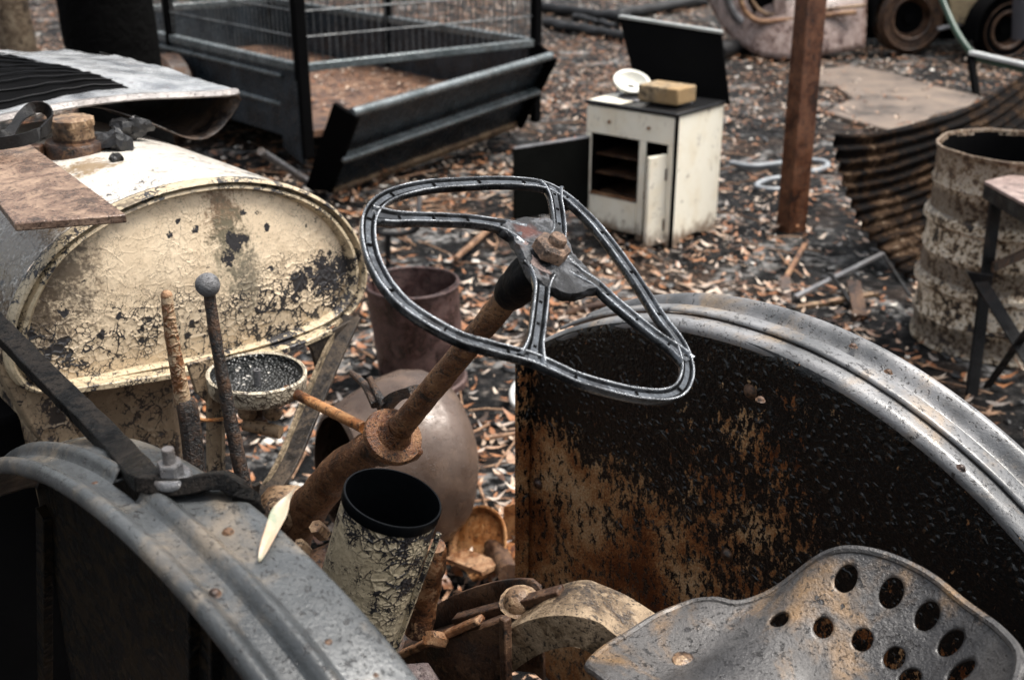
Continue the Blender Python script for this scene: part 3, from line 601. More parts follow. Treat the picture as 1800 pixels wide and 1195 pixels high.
# column
cx0 = WC - wn_ * .01; ctop = pr(902, 512, .0)
col0, col1 = pr(912, 500, .0), pr(690, 768, 0.)
cax = (col0 - col1).normalized()
colp = [col1 + (col0 - col1) * (i / 30) for i in range(31)]
M_COL = m_rust('column_rust', (.008, .006, .005), (.10, .034, .010), (.23, .115, .05), 1.7, .55, .0036, .5)
column = obj('steering_column', MB().tube(colp, [.0200 - .0035 * (i / 30) ** .7 for i in range(31)], 24).rough(.0012, 40), M_COL, tractor)
obj('charred_boss', MB().tube(smooth_path([col0 - cax * .035, col0 - cax * .01, hc - wn_ * .022, hc - wn_ * .002], 12), [.017, .020, .023, .025, .026, .027, .028, .029, .029, .029, .029, .029], 24).rough(.004, 45), M_CHAR, column)
obj('column_collar', MB().lathe([(.020, .035), (.023, .02), (.028, .010), (.040, .011), (.046, .008), (.048, .002), (.046, -.006), (.038, -.012), (.028, -.014), (.028, -.05)], col1, cax, 40, jit=.002), M_COL, column)
lo1 = smooth_path([col1 - cax * .01, pr(610, 815, 0), pr(560, 870, .0), pr(520, 930, 0), pr(470, 1040, 0)], 24)
obj('lower_column', MB().tube(lo1, [.025 + .019 * (i / 23) for i in range(24)], 20).rough(.006, 30), M_COL, column)
obj('collar_lug', MB().box(pr(718, 792, .02), (.035, .03, .03), (RA, cax, RA.cross(cax))).rough(.004, 30), M_COL, column, bevel=.006)
for a_, b_, c_ in (((660, 712), (640, 675), (617, 655)), ((678, 715), (662, 690), (648, 662))):
    obj('quadrant_finger', MB().tube(smooth_path([pr(*a_, .02), pr(*b_, .03), pr(*c_, .03)], 12), [.008 - .003 * i / 11 for i in range(12)], 10), M_LEVER, column)
qd = [pr(x, y, .03) for x, y in [(672, 716), (690, 696), (712, 686), (728, 683)]]
obj('toothed_quadrant', MB().sweep(smooth_path(qd, 18), [(-.010, -.012), (.010, -.012), (.010, .004), (-.010, .004)], ZA), M_LEVER, column)
# gearbox top under the column
gm = MB().hexa([L(.55, -.20, .30), L(.55, .16, .30), L(2.1, .02, .30), L(2.1, -.2, .30)], [L(.62, -.17, .60), L(.62, .13, .60), L(2.05, -.03, .56), L(2.05, -.16, .56)])
obj('gearbox', gm, M_RUST_D, tractor, bevel=.03)
obj('gearbox_cover', MB().hexa([L(1.12, -.13, .58), L(1.12, .09, .58), L(1.56, .07, .58), L(1.56, -.13, .58)], [L(1.16, -.11, .68), L(1.16, .07, .68), L(1.50, .05, .70), L(1.50, -.11, .70)]), M_RUST_D, tractor, bevel=.02)
for k in range(5): obj('flange_bolt', MB().lathe([(0, .014), (.012, .014), (.013, .0)], L(1.16 + .085 * k, -.118, .685), ZA, 6), M_RUST, tractor)
obj('cover_boss', MB().ball(pr(500, 895, -.02), .05, 20, 12, (1, 1, .8), .25), M_RUST_T, tractor)
for x, y, rr in ((485, 888, .011), (560, 930, .012), (530, 960, .010)): obj('cover_bolt', MB().lathe([(0, .012), (rr, .012), (rr * 1.1, .0), (rr * 1.1, -.02)], pr(x, y, -.06), V((-.3, -.5, .8)), 6), M_RUST_T, tractor)

# air cleaner canister
ct = pr(691, 873, -.20); cax2 = V((.30, -.04, 1)).normalized(); cr = .0605
M_CAN = m_paint('crackled_canister_paint', (.58, .49, .34), (.40, .32, .20), S_=120, crack=.085, flake=.14, smudge=.8, stain=(.13, .08, .04), fsc=9, bd=.003)
can = obj('air_cleaner_canister', MB().lathe([(cr - .001, -.016), (cr, -.013), (cr, -.36), (cr * .9, -.38), (0, -.38)], ct, cax2, 64, jit=.0015), M_CAN, tractor)
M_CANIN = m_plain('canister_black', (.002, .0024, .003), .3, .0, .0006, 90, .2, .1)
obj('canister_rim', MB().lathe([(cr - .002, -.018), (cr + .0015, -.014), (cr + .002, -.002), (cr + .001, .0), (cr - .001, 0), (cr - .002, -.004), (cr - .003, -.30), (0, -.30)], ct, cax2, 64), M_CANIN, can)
obj('canister_seam', MB().bar(ct + V((cr * .93, -cr * .33, -.04)), ct - cax2 * .36 + V((cr * .93, -cr * .33, 0)), .006, .006, V((.9, -.4, 0))), M_CAN, can)
obj('rusty_elbow', MB().tube(smooth_path([pr(765, 960, -.08), pr(760, 1000, -.08), pr(748, 1050, -.08), pr(735, 1110, -.09)], 12), [.014, .016, .018, .02, .016, .018, .018, .02, .02, .022, .022, .022], 12).rough(.005, 40), M_RUST, tractor)

# seat mount: plates, spring bar, coil
def quadp(pts, th, name, mat, bev=.003): return obj(name, MB().plate(pts, th), mat, tractor, bevel=bev)
tp = smooth_path([pr(x, y, -.02) for x, y in [(690, 1118), (735, 1083), (800, 1045), (870, 1022), (930, 1017), (950, 1030)]], 24)
obj('curved_side_plate', MB().grid(lambda u, v: tp[min(23, int(u * 23))] - ZA * (.16 * v) + RA * .01 * v, 24, 8), M_RUST_D, tractor, solid=.006)
obj('hinge_bar', MB().bar(pr(802, 1090, -.10), pr(988, 1040, -.04), .020, .014), M_RUST_D, tractor, bevel=.002)
obj('mount_box', MB().hexa([pr(700, 1330, -.16), pr(905, 1330, -.12), pr(905, 1260, .0), pr(720, 1240, 0)], [pr(705, 1147, -.155), pr(893, 1082, -.12), pr(880, 1070, -.02), pr(712, 1120, -.02)]), M_RUST_D, tractor, bevel=.005)
obj('box_rib', MB().bar(pr(888, 1085, -.125), pr(892, 1320, -.13), .012, .012, -RA), M_RUST_D, tractor, bevel=.002)
obj('box_top_bar', MB().bar(pr(705, 1150, -.16), pr(845, 1088, -.125), .018, .010), M_RUST, tractor, bevel=.003)
obj('mount_bolt', MB().lathe([(0, .012), (.010, .012), (.011, 0), (.011, -.02)], pr(762, 1122, -.165), V((-.5, -.6, .6)), 6), M_RUST, tractor)
obj('round_head_bolt', dome(pr(913, 1056, -.06), V((-.1, -.3, .9)), .022), M_RUST_T, tractor)
M_SPRING = m_rust('dusty_tan_rust', (.03, .02, .014), (.14, .095, .055), (.30, .22, .14), 1.6, .6, .0014)
sb = smooth_path([pr(x, y, r) for x, y, r in [(872, 1120, -.085), (910, 1085, -.075), (965, 1056, -.060), (1025, 1050, -.040), (1080, 1072, -.015), (1145, 1118, .005), (1200, 1165, .01)]], 36)
obj('seat_spring_bar', MB().sweep(sb, [(-.040, -.046), (.040, -.046), (.040, .0), (-.040, .0)], ZA), M_SPRING, tractor, bevel=.004)
obj('hex_stub', MB().lathe([(0, .02), (.026, .02), (.03, .01), (.03, -.04)], pr(735, 1205, -.2), V((-.2, -.5, .85)), 6), m_rust('purple_rust', (.05, .04, .04), (.12, .09, .09), (.2, .16, .15)), tractor)

# pan seat
SA0, SB0 = .475, -.03
half = [(.330, 0), (.336, .080), (.356, .138), (.397, .181), (.45, .206), (.51, .214), (.57, .203), (.622, .182), (.660, .146), (.686, .113), (.712, .104), (.738, .092), (.752, .055), (.755, 0)]
o2 = half + [(a, -b) for a, b in half[-2:0:-1]]
outl = [(p.x, p.y) for p in smooth_path([V((a, b, 0)) for a, b in o2], 180, True)]
def s_z(a, b):
    da = (a - .47) / (.140 if a < .47 else .25); db = b / .215; t = math.sqrt(da * da + db * db)
    fade = 1 / (1 + math.exp((a - .645) / .022))
    front = -.028 / (1 + math.exp(-(a - .63) / .018)) + .012 * math.exp(-((a - .70) / .03) ** 2) * (1 - .8 * math.exp(-(b / .05) ** 2))
    return .938 + .112 * min(t, 1.15) ** 2.3 * (.22 + .78 * fade) + front - .9 * max(0, a - .715) ** 1.4 + .0015 * noise.noise(V((a, b, 0)) * 18)
def seat_pt(a, b): return L(a, SB0 + b, s_z(a, b))
def seat_hit(x, y):
    for i in range(600):
        p = S(x, y, .8 + i * .0015); f, r, z = fz(p)
        if z < s_z(f, r - SB0): return f, r - SB0
hol = [(1487, 1020, .0150), (1567, 1043, .0155), (1630, 1084, .0150), (1672, 1132, .0150), (1690, 1182, .0150), (1370, 1091, .0125), (1447, 1104, .0130), (1516, 1126, .0135), (1572, 1159, .0135), (1600, 1194, .0135)]
hl_ab = [(seat_hit(x, y), r * .87) for x, y, r in hol if seat_hit(x, y)]
hl_ab += [((a, -b), r) for ((a, b), r) in hl_ab if b > .07]
def inside(a, b):
    c = False; n = len(outl)
    for i in range(n):
        (x1, y1), (x2, y2) = outl[i], outl[i - 1]
        if (y1 > b) != (y2 > b) and a < (x2 - x1) * (b - y1) / (y2 - y1) + x1: c = not c
    return c
stp_ = .0034; na, nbb = int(.50 / stp_), int(.46 / stp_); vid = {}; sv = []; sf = []
def sval(a, b):
    if not inside(a, b): return False
    return all((a - h[0]) ** 2 + (b - h[1]) ** 2 > r * r for h, r in hl_ab)
for i in range(na):
    for j in range(nbb):
        a, b = .275 + (i + .5) * stp_, -.23 + (j + .5) * stp_
        if sval(a, b):
            q = []
            for (di, dj) in ((0, 0), (1, 0), (1, 1), (0, 1)):
                k = (i + di, j + dj)
                if k not in vid: vid[k] = len(sv); sv.append([.275 + k[0] * stp_, -.23 + k[1] * stp_])
                q.append(vid[k])
            sf.append(tuple(q))
from collections import Counter
ec = Counter()
for q in sf:
    for k in range(4): ec[tuple(sorted((q[k], q[(k + 1) % 4])))] += 1
bnd = {i for e, c in ec.items() if c == 1 for i in e}
oa = np.array(outl)
for i in bnd:
    a, b = sv[i]; dh = [(abs(math.hypot(a - h[0], b - h[1]) - r), h, r) for h, r in hl_ab]; m0 = min(dh, key=lambda t: t[0]) if dh else (9,)
    dd = (oa[:, 0] - a) ** 2 + (oa[:, 1] - b) ** 2; k = int(dd.argmin())
    if m0[0] < math.sqrt(dd[k]): h, r = m0[1], m0[2]; d = math.hypot(a - h[0], b - h[1]); sv[i] = [h[0] + (a - h[0]) / d * r, h[1] + (b - h[1]) / d * r]
    else:
        p0, p1, p2 = oa[k - 1], oa[k], oa[(k + 1) % len(oa)]; best = None
        for u, w in ((p0, p1), (p1, p2)):
            t = max(0, min(1, np.dot(np.array([a, b]) - u, w - u) / max(1e-12, np.dot(w - u, w - u)))); q = u + (w - u) * t; d = np.hypot(*(q - [a, b]))
            if best is None or d < best[0]: best = (d, q)
        sv[i] = list(best[1])
sm = MB(); sm.v = [seat_pt(a, b) for a, b in sv]; sm.f = sf
M_SEAT = m_steel('wet_seat_steel', (.022, .021, .022), (.085, .08, .077), (.20, .12, .055), .95, .42, .1, .0024, 1., coat=.25)
seat = obj('seat', sm, M_SEAT, tractor, sharp=70, solid=.004)
orim = [seat_pt(a, b) for a, b in outl]
obj('seat_rim', MB().tube(orim, .0055, 8, True, ZA), M_SEAT, seat)
bh = seat_hit(1203, 1163) or (.655, -.05)
obj('seat_bolt', MB().lathe([(0, .0055), (.010, .005), (.0145, .002), (.015, -.004)], seat_pt(*bh), V((.1, -.1, 1)), 24), M_RUST_T, seat)

# things lying on the tractor
plate_z = 1.30
pc = [pz(25, 392, plate_z), pz(222, 377, plate_z), pz(52, 253, plate_z + .015), pz(-75, 262, plate_z + .015)]
rp = thing('rusty_plate', 'flat rusty brown steel plate lying across the cream tank', 'metal plate', pc[0])
obj('plate_sheet', MB().plate(pc, V((0, 0, -.014))), m_rust('dusty_plate_rust', (.07, .045, .034), (.16, .10, .072), (.29, .20, .14), 1.4, .45, .0012), rp, bevel=.0025)
for x, y in ((61, 374), (197, 366)): obj('bolt_hole_dark', MB().lathe([(0, .0006), (.007, .0006), (.0072, -.002)], pz(x, y, plate_z), ZA, 20), M_BLACK, rp)  # flat black discs painted as the dark inside the holes
def lump(name, label, c, r, seed, group=None):
    m = MB().ball(c, r, 22, 14, (1.3, .8, .8)); off = V((seed, seed * 2, 0))
    for p in m.v: p += noise.noise_vector((p + off) * (1.1 / r) * .6) * r * .7 + noise.noise_vector((p + off) * (2.6 / r)) * r * .3
    return tag(obj(name, m, M_COAL, sharp=15, loc=c - V((0, 0, r * .6))), label, 'charcoal', group)
M_COAL = m_plain('charcoal', (.010, .010, .011), .42, .0, .004, 60, .4)
lump('charcoal_lump', 'black charcoal lump on the tank just right of the filler cap', pz(197, 252, 1.27), .036, 3.1, 'charcoal pieces on the tank')
lump('charcoal_lump', 'black charcoal lump under the buckled bonnet edge, farther from the filler cap', pz(233, 226, 1.275), .032, 8.4, 'charcoal pieces on the tank')
lump('charcoal_lump', 'tiny charcoal flake on the wet cream tank top', pz(203, 281, 1.262), .012, 5.7, 'charcoal pieces on the tank')
# the gum leaf on the left fender
def fent(x, y, up=.004):
    p, n = band_pt(LCN, LR0, LX0, -1, .006, x, y, 0); return p + n * up, n
spine = [fent(x, y, h) for x, y, h in [(456, 992, .003), (467, 970, .008), (480, 945, .010), (491, 922, .012), (500, 905, .014), (512, 897, .02), (526, 893, .028)]]
wid = [.002, .0055, .0065, .0095, .0055, .0012, .0009]
lv = []; lf = []
for (p, n), w_ in zip(spine, wid):
    sdv = (spine[4][0] - spine[0][0]).normalized().cross(n).normalized(); lv += [p - sdv * w_ + n * .003 * (w_ > .005), p, p + sdv * w_ + n * .002]
for i in range(6):
    for j in range(2): lf.append((i * 3 + j, i * 3 + j + 1, (i + 1) * 3 + j + 1, (i + 1) * 3 + j))
g = NG('gum_leaf'); a = g.noise(45, 4); leafm = g.fin(g.ramp(a, [(.36, (.20, .24, .17)), (.46, (.36, .31, .23)), (.66, (.40, .28, .19))]), .42, 0, g.bump(g.noise(200, 3), .0006), .4)
tag(obj('gum_leaf', MB().add(lv, lf), leafm, subsurf=2, solid=.0006, loc=spine[0][0]), 'single pale dry gum leaf lying on the left grey fender', 'leaf')

# ---------------------------------------------------------------- box trailer with mesh cage
TN = pz(530, 117, .68); TN.z = 0
tr_r = V((.80, .60, 0)).normalized(); tr_s = V((-.66, .75, 0)).normalized(); TW, TLN = 1.80, 3.6
trailer = thing('cage_trailer', 'dark blue-grey steel box trailer with wire mesh cage and swung-out tailgate', 'trailer', TN)
M_TRAIL = m_steel('slate_trailer_steel', (.011, .016, .021), (.028, .038, .048), (.02, .014, .01), .35, .28, .2, .0008, .2, spec=.3)
M_TRAILIN = m_rust('trailer_inside_rust', (.02, .014, .012), (.10, .05, .03), (.20, .11, .06), .8)
M_RAIL_SKYLIT = m_steel('sky_bright_rail_steel', (.10, .12, .125), (.20, .225, .235), (.10, .08, .06), .3, .25, .5, .0006, .3)  # lighter than the trailer steel: sky reflection put into the colour
TNr, TL_, TRr = TN + tr_r * TW, TN + tr_s * TLN, TN + tr_r * TW + tr_s * TLN
def tp_(a, b, z): return TN + tr_r * a + tr_s * b + ZA * z
obj('left_side', MB().hexa([tp_(-.02, .05, .22), tp_(.02, .05, .22), tp_(.02, TLN, .22), tp_(-.02, TLN, .22)], [tp_(-.02, .05, .64), tp_(.02, .05, .64), tp_(.02, TLN, .64), tp_(-.02, TLN, .64)]), M_TRAIL, trailer, bevel=.004)
obj('right_side', MB().hexa([tp_(TW - .02, .05, .22), tp_(TW + .02, .05, .22), tp_(TW + .02, TLN, .22), tp_(TW - .02, TLN, .22)], [tp_(TW - .02, .05, .64), tp_(TW + .02, .05, .64), tp_(TW + .02, TLN, .64), tp_(TW - .02, TLN, .64)]), M_TRAIL, trailer, bevel=.004)
obj('front_side', MB().bar(tp_(0, TLN, .43), tp_(TW, TLN, .43), .04, .42), M_TRAIL, trailer)
fl = obj('trailer_floor', MB().hexa([tp_(.02, 0, .24), tp_(TW - .02, 0, .24), tp_(TW - .02, TLN, .24), tp_(.02, TLN, .24)], [tp_(.02, 0, .28), tp_(TW - .02, 0, .28), tp_(TW - .02, TLN, .28), tp_(.02, TLN, .28)]), M_TRAILIN, trailer)
for a, nm in ((0, 'left_rail'), (TW, 'right_rail')): obj(nm, MB().bar(tp_(a, 0, .67), tp_(a, TLN, .67), .055, .05), M_RAIL_SKYLIT, trailer, bevel=.006)
obj('rear_rail', MB().bar(tp_(.03, 0, .67), tp_(TW - .03, 0, .67), .05, .05), M_RAIL_SKYLIT, trailer, bevel=.006)
obj('front_rail', MB().bar(tp_(.03, TLN, .67), tp_(TW - .03, TLN, .67), .05, .05), M_RAIL_SKYLIT, trailer, bevel=.006)
for z in (.60, .42): obj('side_rib', MB().bar(tp_(-.028, .2, z), tp_(-.028, TLN, z), .02, .025), M_RAIL_SKYLIT, trailer, bevel=.006)
for a, b in ((0, 0), (TW, 0), (0, TLN), (TW, TLN), (0, 1.75), (TW, 1.75)):
    obj('cage_post', MB().bar(tp_(a, b, .12 if b == 0 else .3), tp_(a, b, 1.75), .075 if a == 0 and b == 0 else .06, .06, tr_s), M_BLACK, trailer, bevel=.005)
obj('corner_gusset', MB().plate([tp_(-.04, .0, .60), tp_(-.04, .22, .45), tp_(-.04, .22, .15), tp_(-.04, 0, .08)], tr_r * .03), M_TRAIL, trailer, bevel=.003)
M_WIRE = m_steel('wire_steel', (.05, .055, .06), (.13, .14, .145), (.08, .05, .03), .4, .4, .3, .0004, .3)
def wiremesh(o, d, ln, name):
    m = MB()
    for i in range(1, int(ln / .05)):
        p = o + d * (.05 * i); m.tube([p + ZA * .70, p + ZA * 1.7], .0034, 5)
    for k in range(1, 7): m.tube([o + ZA * (.70 + .15 * k), o + d * ln + ZA * (.70 + .15 * k)], .0055, 5)
    w_ = obj(name, m, M_WIRE, trailer); w_['kind'] = 'stuff'
wiremesh(TN, tr_s, TLN, 'left_wire_mesh'); wiremesh(TN, tr_r, TW, 'rear_wire_mesh'); wiremesh(TNr, tr_s, TLN, 'right_wire_mesh'); wiremesh(TL_, tr_r, TW, 'front_wire_mesh')
for a, b in ((-.15, 1.5), (TW + .15, 1.5)):
    wo_ = tp_(a, b, .30); wh = obj('trailer_wheel', MB().lathe([(.16, -.08), (.26, -.09), (.30, -.06), (.30, .06), (.26, .09), (.16, .08)], wo_, tr_r, 28), M_RUST_D, trailer)
    obj('rim', MB().lathe([(0, -.03), (.1, -.04), (.16, -.08), (.17, -.05)], wo_, tr_r, 24), M_RUST, wh)
# tailgate, swung open like a door from the far rear corner
tg = [py(617, 197, 6.28), py(966, 97, 7.72), py(912, 285, 7.42), py(566, 343, 6.62)]
tg[2] = tg[1] + (tg[3] - tg[0]) * .93
tgn = (tg[1] - tg[0]).cross(tg[3] - tg[0]).normalized()
if tgn.y > 0: tgn = -tgn
tailgate = obj('tailgate', MB().plate(tg, -tgn * .02), M_TRAIL, trailer, bevel=.003)
obj('tailgate_rib', MB().bar(tg[0].lerp(tg[3], .48) + tgn * .045, tg[1].lerp(tg[2], .44) + tgn * .045, .035, .06, tgn), M_RAIL_SKYLIT, tailgate, bevel=.01)
obj('tailgate_top_roll', MB().tube([tg[0] + tgn * .01, tg[1] + tgn * .01], .028, 12), M_RAIL_SKYLIT, tailgate)
obj('tailgate_bottom_lip', MB().bar(tg[3] + tgn * .01, tg[2] + tgn * .01, .05, .03, tgn), M_RUST_T, tailgate, bevel=.004)
obj('tailgate_end', MB().plate([tg[0] + tgn * .05, tg[0] - tgn * .09 + (tg[0] - tg[1]).normalized() * .06, tg[3] - tgn * .09 + (tg[0] - tg[1]).normalized() * .06, tg[3] + tgn * .05], (tg[1] - tg[0]).normalized() * .03), M_BLACK, tailgate, bevel=.003)
obj('tailgate_hinge_end', MB().plate([tg[1] + tgn * .06, tg[1] - tgn * .12, tg[2] - tgn * .10, tg[2] + tgn * .06], (tg[1] - tg[0]).normalized() * .03), M_BLACK, tailgate, bevel=.003)

# ---------------------------------------------------------------- stove
SFR = pz(1178, 437); sw_ = V((-.77, .64, 0)).normalized(); sdp = V((.66, .75, 0)).normalized(); SWD, SDP, SH = .545, .43, .67
stove = thing('stove', 'old cream enamel cooker with doors hanging open and black lid raised', 'stove', SFR)
g = NG('cream_enamel'); a = g.noise(7, 5, .6); c = g.mix(g.step(a, .4, .7), (.86, .82, .70), (.80, .73, .58))
c = g.mix(g.m_('MULTIPLY', g.step(g.noise(9, 7, .75, .6), .58, .70), .85), c, (.10, .06, .035)); c = g.mix(g.step(g.m_('SUBTRACT', g.m_('MULTIPLY', g.noise(14, 5, .7), .22), g.sep(2)), .0, .09, 0., .85), c, (.11, .05, .02)); c = g.mix(g.step(g.noise(16, 5, .7, 1.5, g.stretch((1.6, 1.6, .35))), .63, .70, 0., .7), c, (.05, .045, .04)); c = g.mix(g.step(g.noise(28, 5, .7), .66, .72), c, (.03, .025, .02))
M_ENAM = g.fin(c, .3, 0, g.bump(g.noise(20, 4), .0015), .5)
def sp_(w, d, z): return SFR + sw_ * w + sdp * d + ZA * z
def sbox(name, w0, w1, d0, d1, z0, z1, mat, par=None, bev=.004):
    return obj(name, MB().hexa([sp_(w0, d0, z0), sp_(w1, d0, z0), sp_(w1, d1, z0), sp_(w0, d1, z0)], [sp_(w0, d0, z1), sp_(w1, d0, z1), sp_(w1, d1, z1), sp_(w0, d1, z1)]), mat, par or stove, bevel=bev)
# right side with a scalloped foot
ft = [sp_(0, 0.012, .0), sp_(0, .05, .0)] + [sp_(0, .05 + .30 * t, .035 * math.sin(math.pi * t) + .0) for t in (.15, .35, .5, .65, .85)] + [sp_(0, SDP - .05, .0), sp_(0, SDP, .0), sp_(0, SDP, SH), sp_(0, .012, SH)]
obj('side_panel', MB().plate(ft, sw_ * .012), M_ENAM, stove, bevel=.003)
sbox('side_panel', SWD - .012, SWD, .012, SDP, .0, SH, M_ENAM)
sbox('back_panel', .012, SWD - .012, SDP - .012, SDP, .03, SH, M_BLACK)
obj('knob', MB().lathe([(0, .02), (.012, .02), (.014, .008), (.008, 0)], sp_(.125, -.01, .30) , -sdp, 14), M_BLACK, stove)
sbox('corner_trim', -.006, .010, -.006, .012, .0, SH, M_BLACK)
fas = sbox('control_fascia', .010, SWD, -.002, .012, SH - .145, SH - .006, M_ENAM)
for w in (.16, .40): obj('knob_spindle', MB().lathe([(0, .01), (.008, .01), (.009, 0), (.014, -.001)], sp_(w, -.002, SH - .075), -sdp, 14), M_RUST, fas)
sbox('right_stile', .010, .045, -.002, .012, .0, SH - .147, M_ENAM)
sbox('centre_stile', .175, .215, -.002, .012, .0, SH - .147, M_ENAM)
sbox('left_stile', SWD - .03, SWD, -.002, .012, .0, SH - .147, M_ENAM)
sbox('lower_panel', .217, SWD - .032, -.002, .012, .03, .20, M_ENAM)
sbox('oven_lining', .217, SWD - .014, .10, SDP - .014, .19, .20, M_RUST_D)
for z in (.30, .40): sbox('oven_shelf', .217, SWD - .014, .06, SDP - .02, z, z + .008, M_RUST_D, None, .001)
sbox('oven_divider', .195, .205, .014, SDP - .014, .03, SH - .02, M_BLACK)
sbox('oven_ceiling', .014, SWD - .014, .014, SDP - .014, SH - .15, SH - .14, M_BLACK)
sbox('oven_wall', SWD - .020, SWD - .013, .014, SDP - .014, .03, SH - .02, M_BLACK)
sbox('oven_back', .014, SWD - .014, SDP - .03, SDP - .02, .03, SH - .02, M_BLACK)
sbox('sill_strip', .217, SWD - .032, -.006, .03, .20, .212, M_RUST)
# narrow door, swung towards the viewer
hd = sp_(.050, 0, 0); dd = (sw_ * .25 - sdp * .97).normalized(); nd = V((-dd.y, dd.x, 0))
dr_ = obj('narrow_door', MB().hexa([hd + nd * .012 + ZA * .02, hd - nd * .012 + ZA * .02, hd - nd * .012 + dd * .12 + ZA * .02, hd + nd * .012 + dd * .12 + ZA * .02], [hd + nd * .012 + ZA * .48, hd - nd * .012 + ZA * .48, hd - nd * .012 + dd * .12 + ZA * .48, hd + nd * .012 + dd * .12 + ZA * .48]), M_ENAM, stove, bevel=.004)
for z in (.12, .38): obj('hinge', MB().tube([hd + ZA * (z - .03) - sdp * .01, hd + ZA * (z + .03) - sdp * .01], .012, 10), M_RUST_D, dr_)
obj('door_catch', MB().box(hd + dd * .11 + nd * -.018 + ZA * .28, (.02, .02, .05)), M_RUST_D, dr_, bevel=.003)
# oven door hanging wide open
ho = sp_(SWD - .02, -.004, 0); oe = py(903, 250, ho.y - .18); od = V((oe.x - ho.x, oe.y - ho.y, 0)); on_ = V((-od.y, od.x, 0)).normalized() * .014
odr = obj('oven_door', MB().hexa([ho + ZA * .12 + on_, ho + ZA * .12 - on_, ho + od + ZA * .11 - on_, ho + od + ZA * .11 + on_], [ho + ZA * .50 + on_, ho + ZA * .50 - on_, ho + od + ZA * .48 - on_, ho + od + ZA * .48 + on_]), m_plain('oven_door_black', (.005, .0055, .005), .5, 0, .002, 40, .4, .06), stove, bevel=.004)
obj('door_edge', MB().bar(ho + ZA * .502, ho + od + ZA * .482, .03, .006), M_ZINC, odr)
# cooktop and hotplates
top_ = sbox('cooktop', -.008, SWD + .004, -.012, SDP + .004, SH, SH + .02, m_plain('cooktop_black', (.016, .016, .017), .25, 0, .001, 30, .5), None, .005)
sbox('cooktop_enamel', SWD * .62, SWD - .01, .0, SDP * .5, SH + .0203, SH + .023, M_ENAM, top_, .001)
for (w, d) in ((.38, .2), (.16, .2)):
    hp = obj('hotplate', MB().lathe([(0, .016), (.07, .016), (.085, .012), (.09, .004), (.098, .003), (.1, 0)], sp_(w, d, SH + .02), ZA, 30), M_IRON, top_)
    obj('hotplate_ring', MB().lathe([(.092, .006), (.096, .010), (.1, .006)], sp_(w, d, SH + .02), ZA, 30), M_ZINC, hp)
bl_, br_ = sp_(SWD, SDP, SH + .022), sp_(-.03, SDP, SH + .0)
ltl, ltr = py(1088, 32, bl_.y + .10), py(1268, 60, br_.y + .12)
ln_ = (ltr - ltl).cross(bl_ - ltl).normalized() * .012
lid = obj('raised_lid', MB().plate([bl_, br_, ltr, ltl], ln_), m_plain('lid_black', (.003, .003, .0033), .6, 0, .001, 30, .3, .05), stove, bevel=.003)
obj('lid_edge', MB().bar(ltl + ln_ * .5 + ZA * .008, ltr + ln_ * .5 + ZA * .008, .034, .016), m_plain('lid_trim', (.45, .47, .46), .3, .2, .001), lid, bevel=.003)
# things on the stove
bk = sp_(.165, .15, SH + .037); bx_, by_ = sw_, sdp
gb = NG('sandstone'); a = gb.noise(30, 6, .7); M_SAND = gb.fin(gb.mix(gb.step(gb.noise(5, 3), .4, .6), gb.ramp(a, [(.38, (.06, .045, .03)), (.52, (.26, .20, .13)), (.66, (.40, .29, .16))]), (.30, .20, .10)), .8, 0, gb.bump(a, .006), .3)
tag(obj('stone_block', MB().box(bk + ZA * .042, (.235, .17, .082), (bx_, by_, ZA)), M_SAND, bevel=.008, loc=bk), 'rough tan stone block resting on the cream stove', 'block')
wr = sp_(.415, .20, SH + .035)
tag(obj('enamel_bowl', MB().lathe([(.02, .012), (.05, .008), (.075, .03), (.082, .05), (.092, .054), (.098, .05), (.094, .044), (.08, .02), (.05, -.001), (.0, -.001)], wr + V((0, .05, .02)), V((.10, -.45, .89)), 36), m_plain('white_enamel', (.78, .77, .70), .25, 0, .0005, 30, .2), loc=wr), 'white enamel dish tipped up on the left stove hotplate', 'dish')

# ---------------------------------------------------------------- rusty post
p0, p1 = pz(1391, 402), py(1437, -130, 5.98)
tag(obj('steel_post', MB().sweep([p0 - ZA * .1, p1], [(-.062, -.05), (.062, -.05), (.062, .05), (-.062, .05)], V((.45, -.85, 0))), m_rust('post_rust', (.018, .008, .006), (.085, .028, .011), (.15, .06, .026), .7), bevel=.004, loc=p0), 'leaning rusty square steel post standing right of the stove', 'post')

# ---------------------------------------------------------------- bucket
b0 = pz(745, 676); b1 = py(724, 497, b0.y + .0); bax = (b1 - b0); bh_ = bax.length
M_BUCK = m_rust('plum_rust', (.012, .008, .008), (.042, .021, .020), (.10, .058, .052), 1., .5, .001)
bk_ = thing('rusty_bucket', 'open dark plum rusty bucket standing behind the steering wheel', 'bucket', b0)
obj('bucket_wall', MB().lathe([(0, .02), (.150, .02), (.152, .0), (.158, .02), (.162, .2), (.168, bh_), (.163, bh_), (.156, .2), (.152, .035), (0, .035)], b0, bax, 56, jit=.004), M_BUCK, bk_)
obj('bucket_rim', MB().tube([b1 + V((.169 * math.cos(t), .169 * math.sin(t), 0)) for t in np.linspace(0, 2 * math.pi, 48, endpoint=False)], .006, 8, True, ZA), M_BUCK, bk_)
obj('bucket_foot', MB().lathe([(.158, .03), (.166, .025), (.166, .0), (.158, 0)], b0, bax, 48), M_BUCK, bk_)

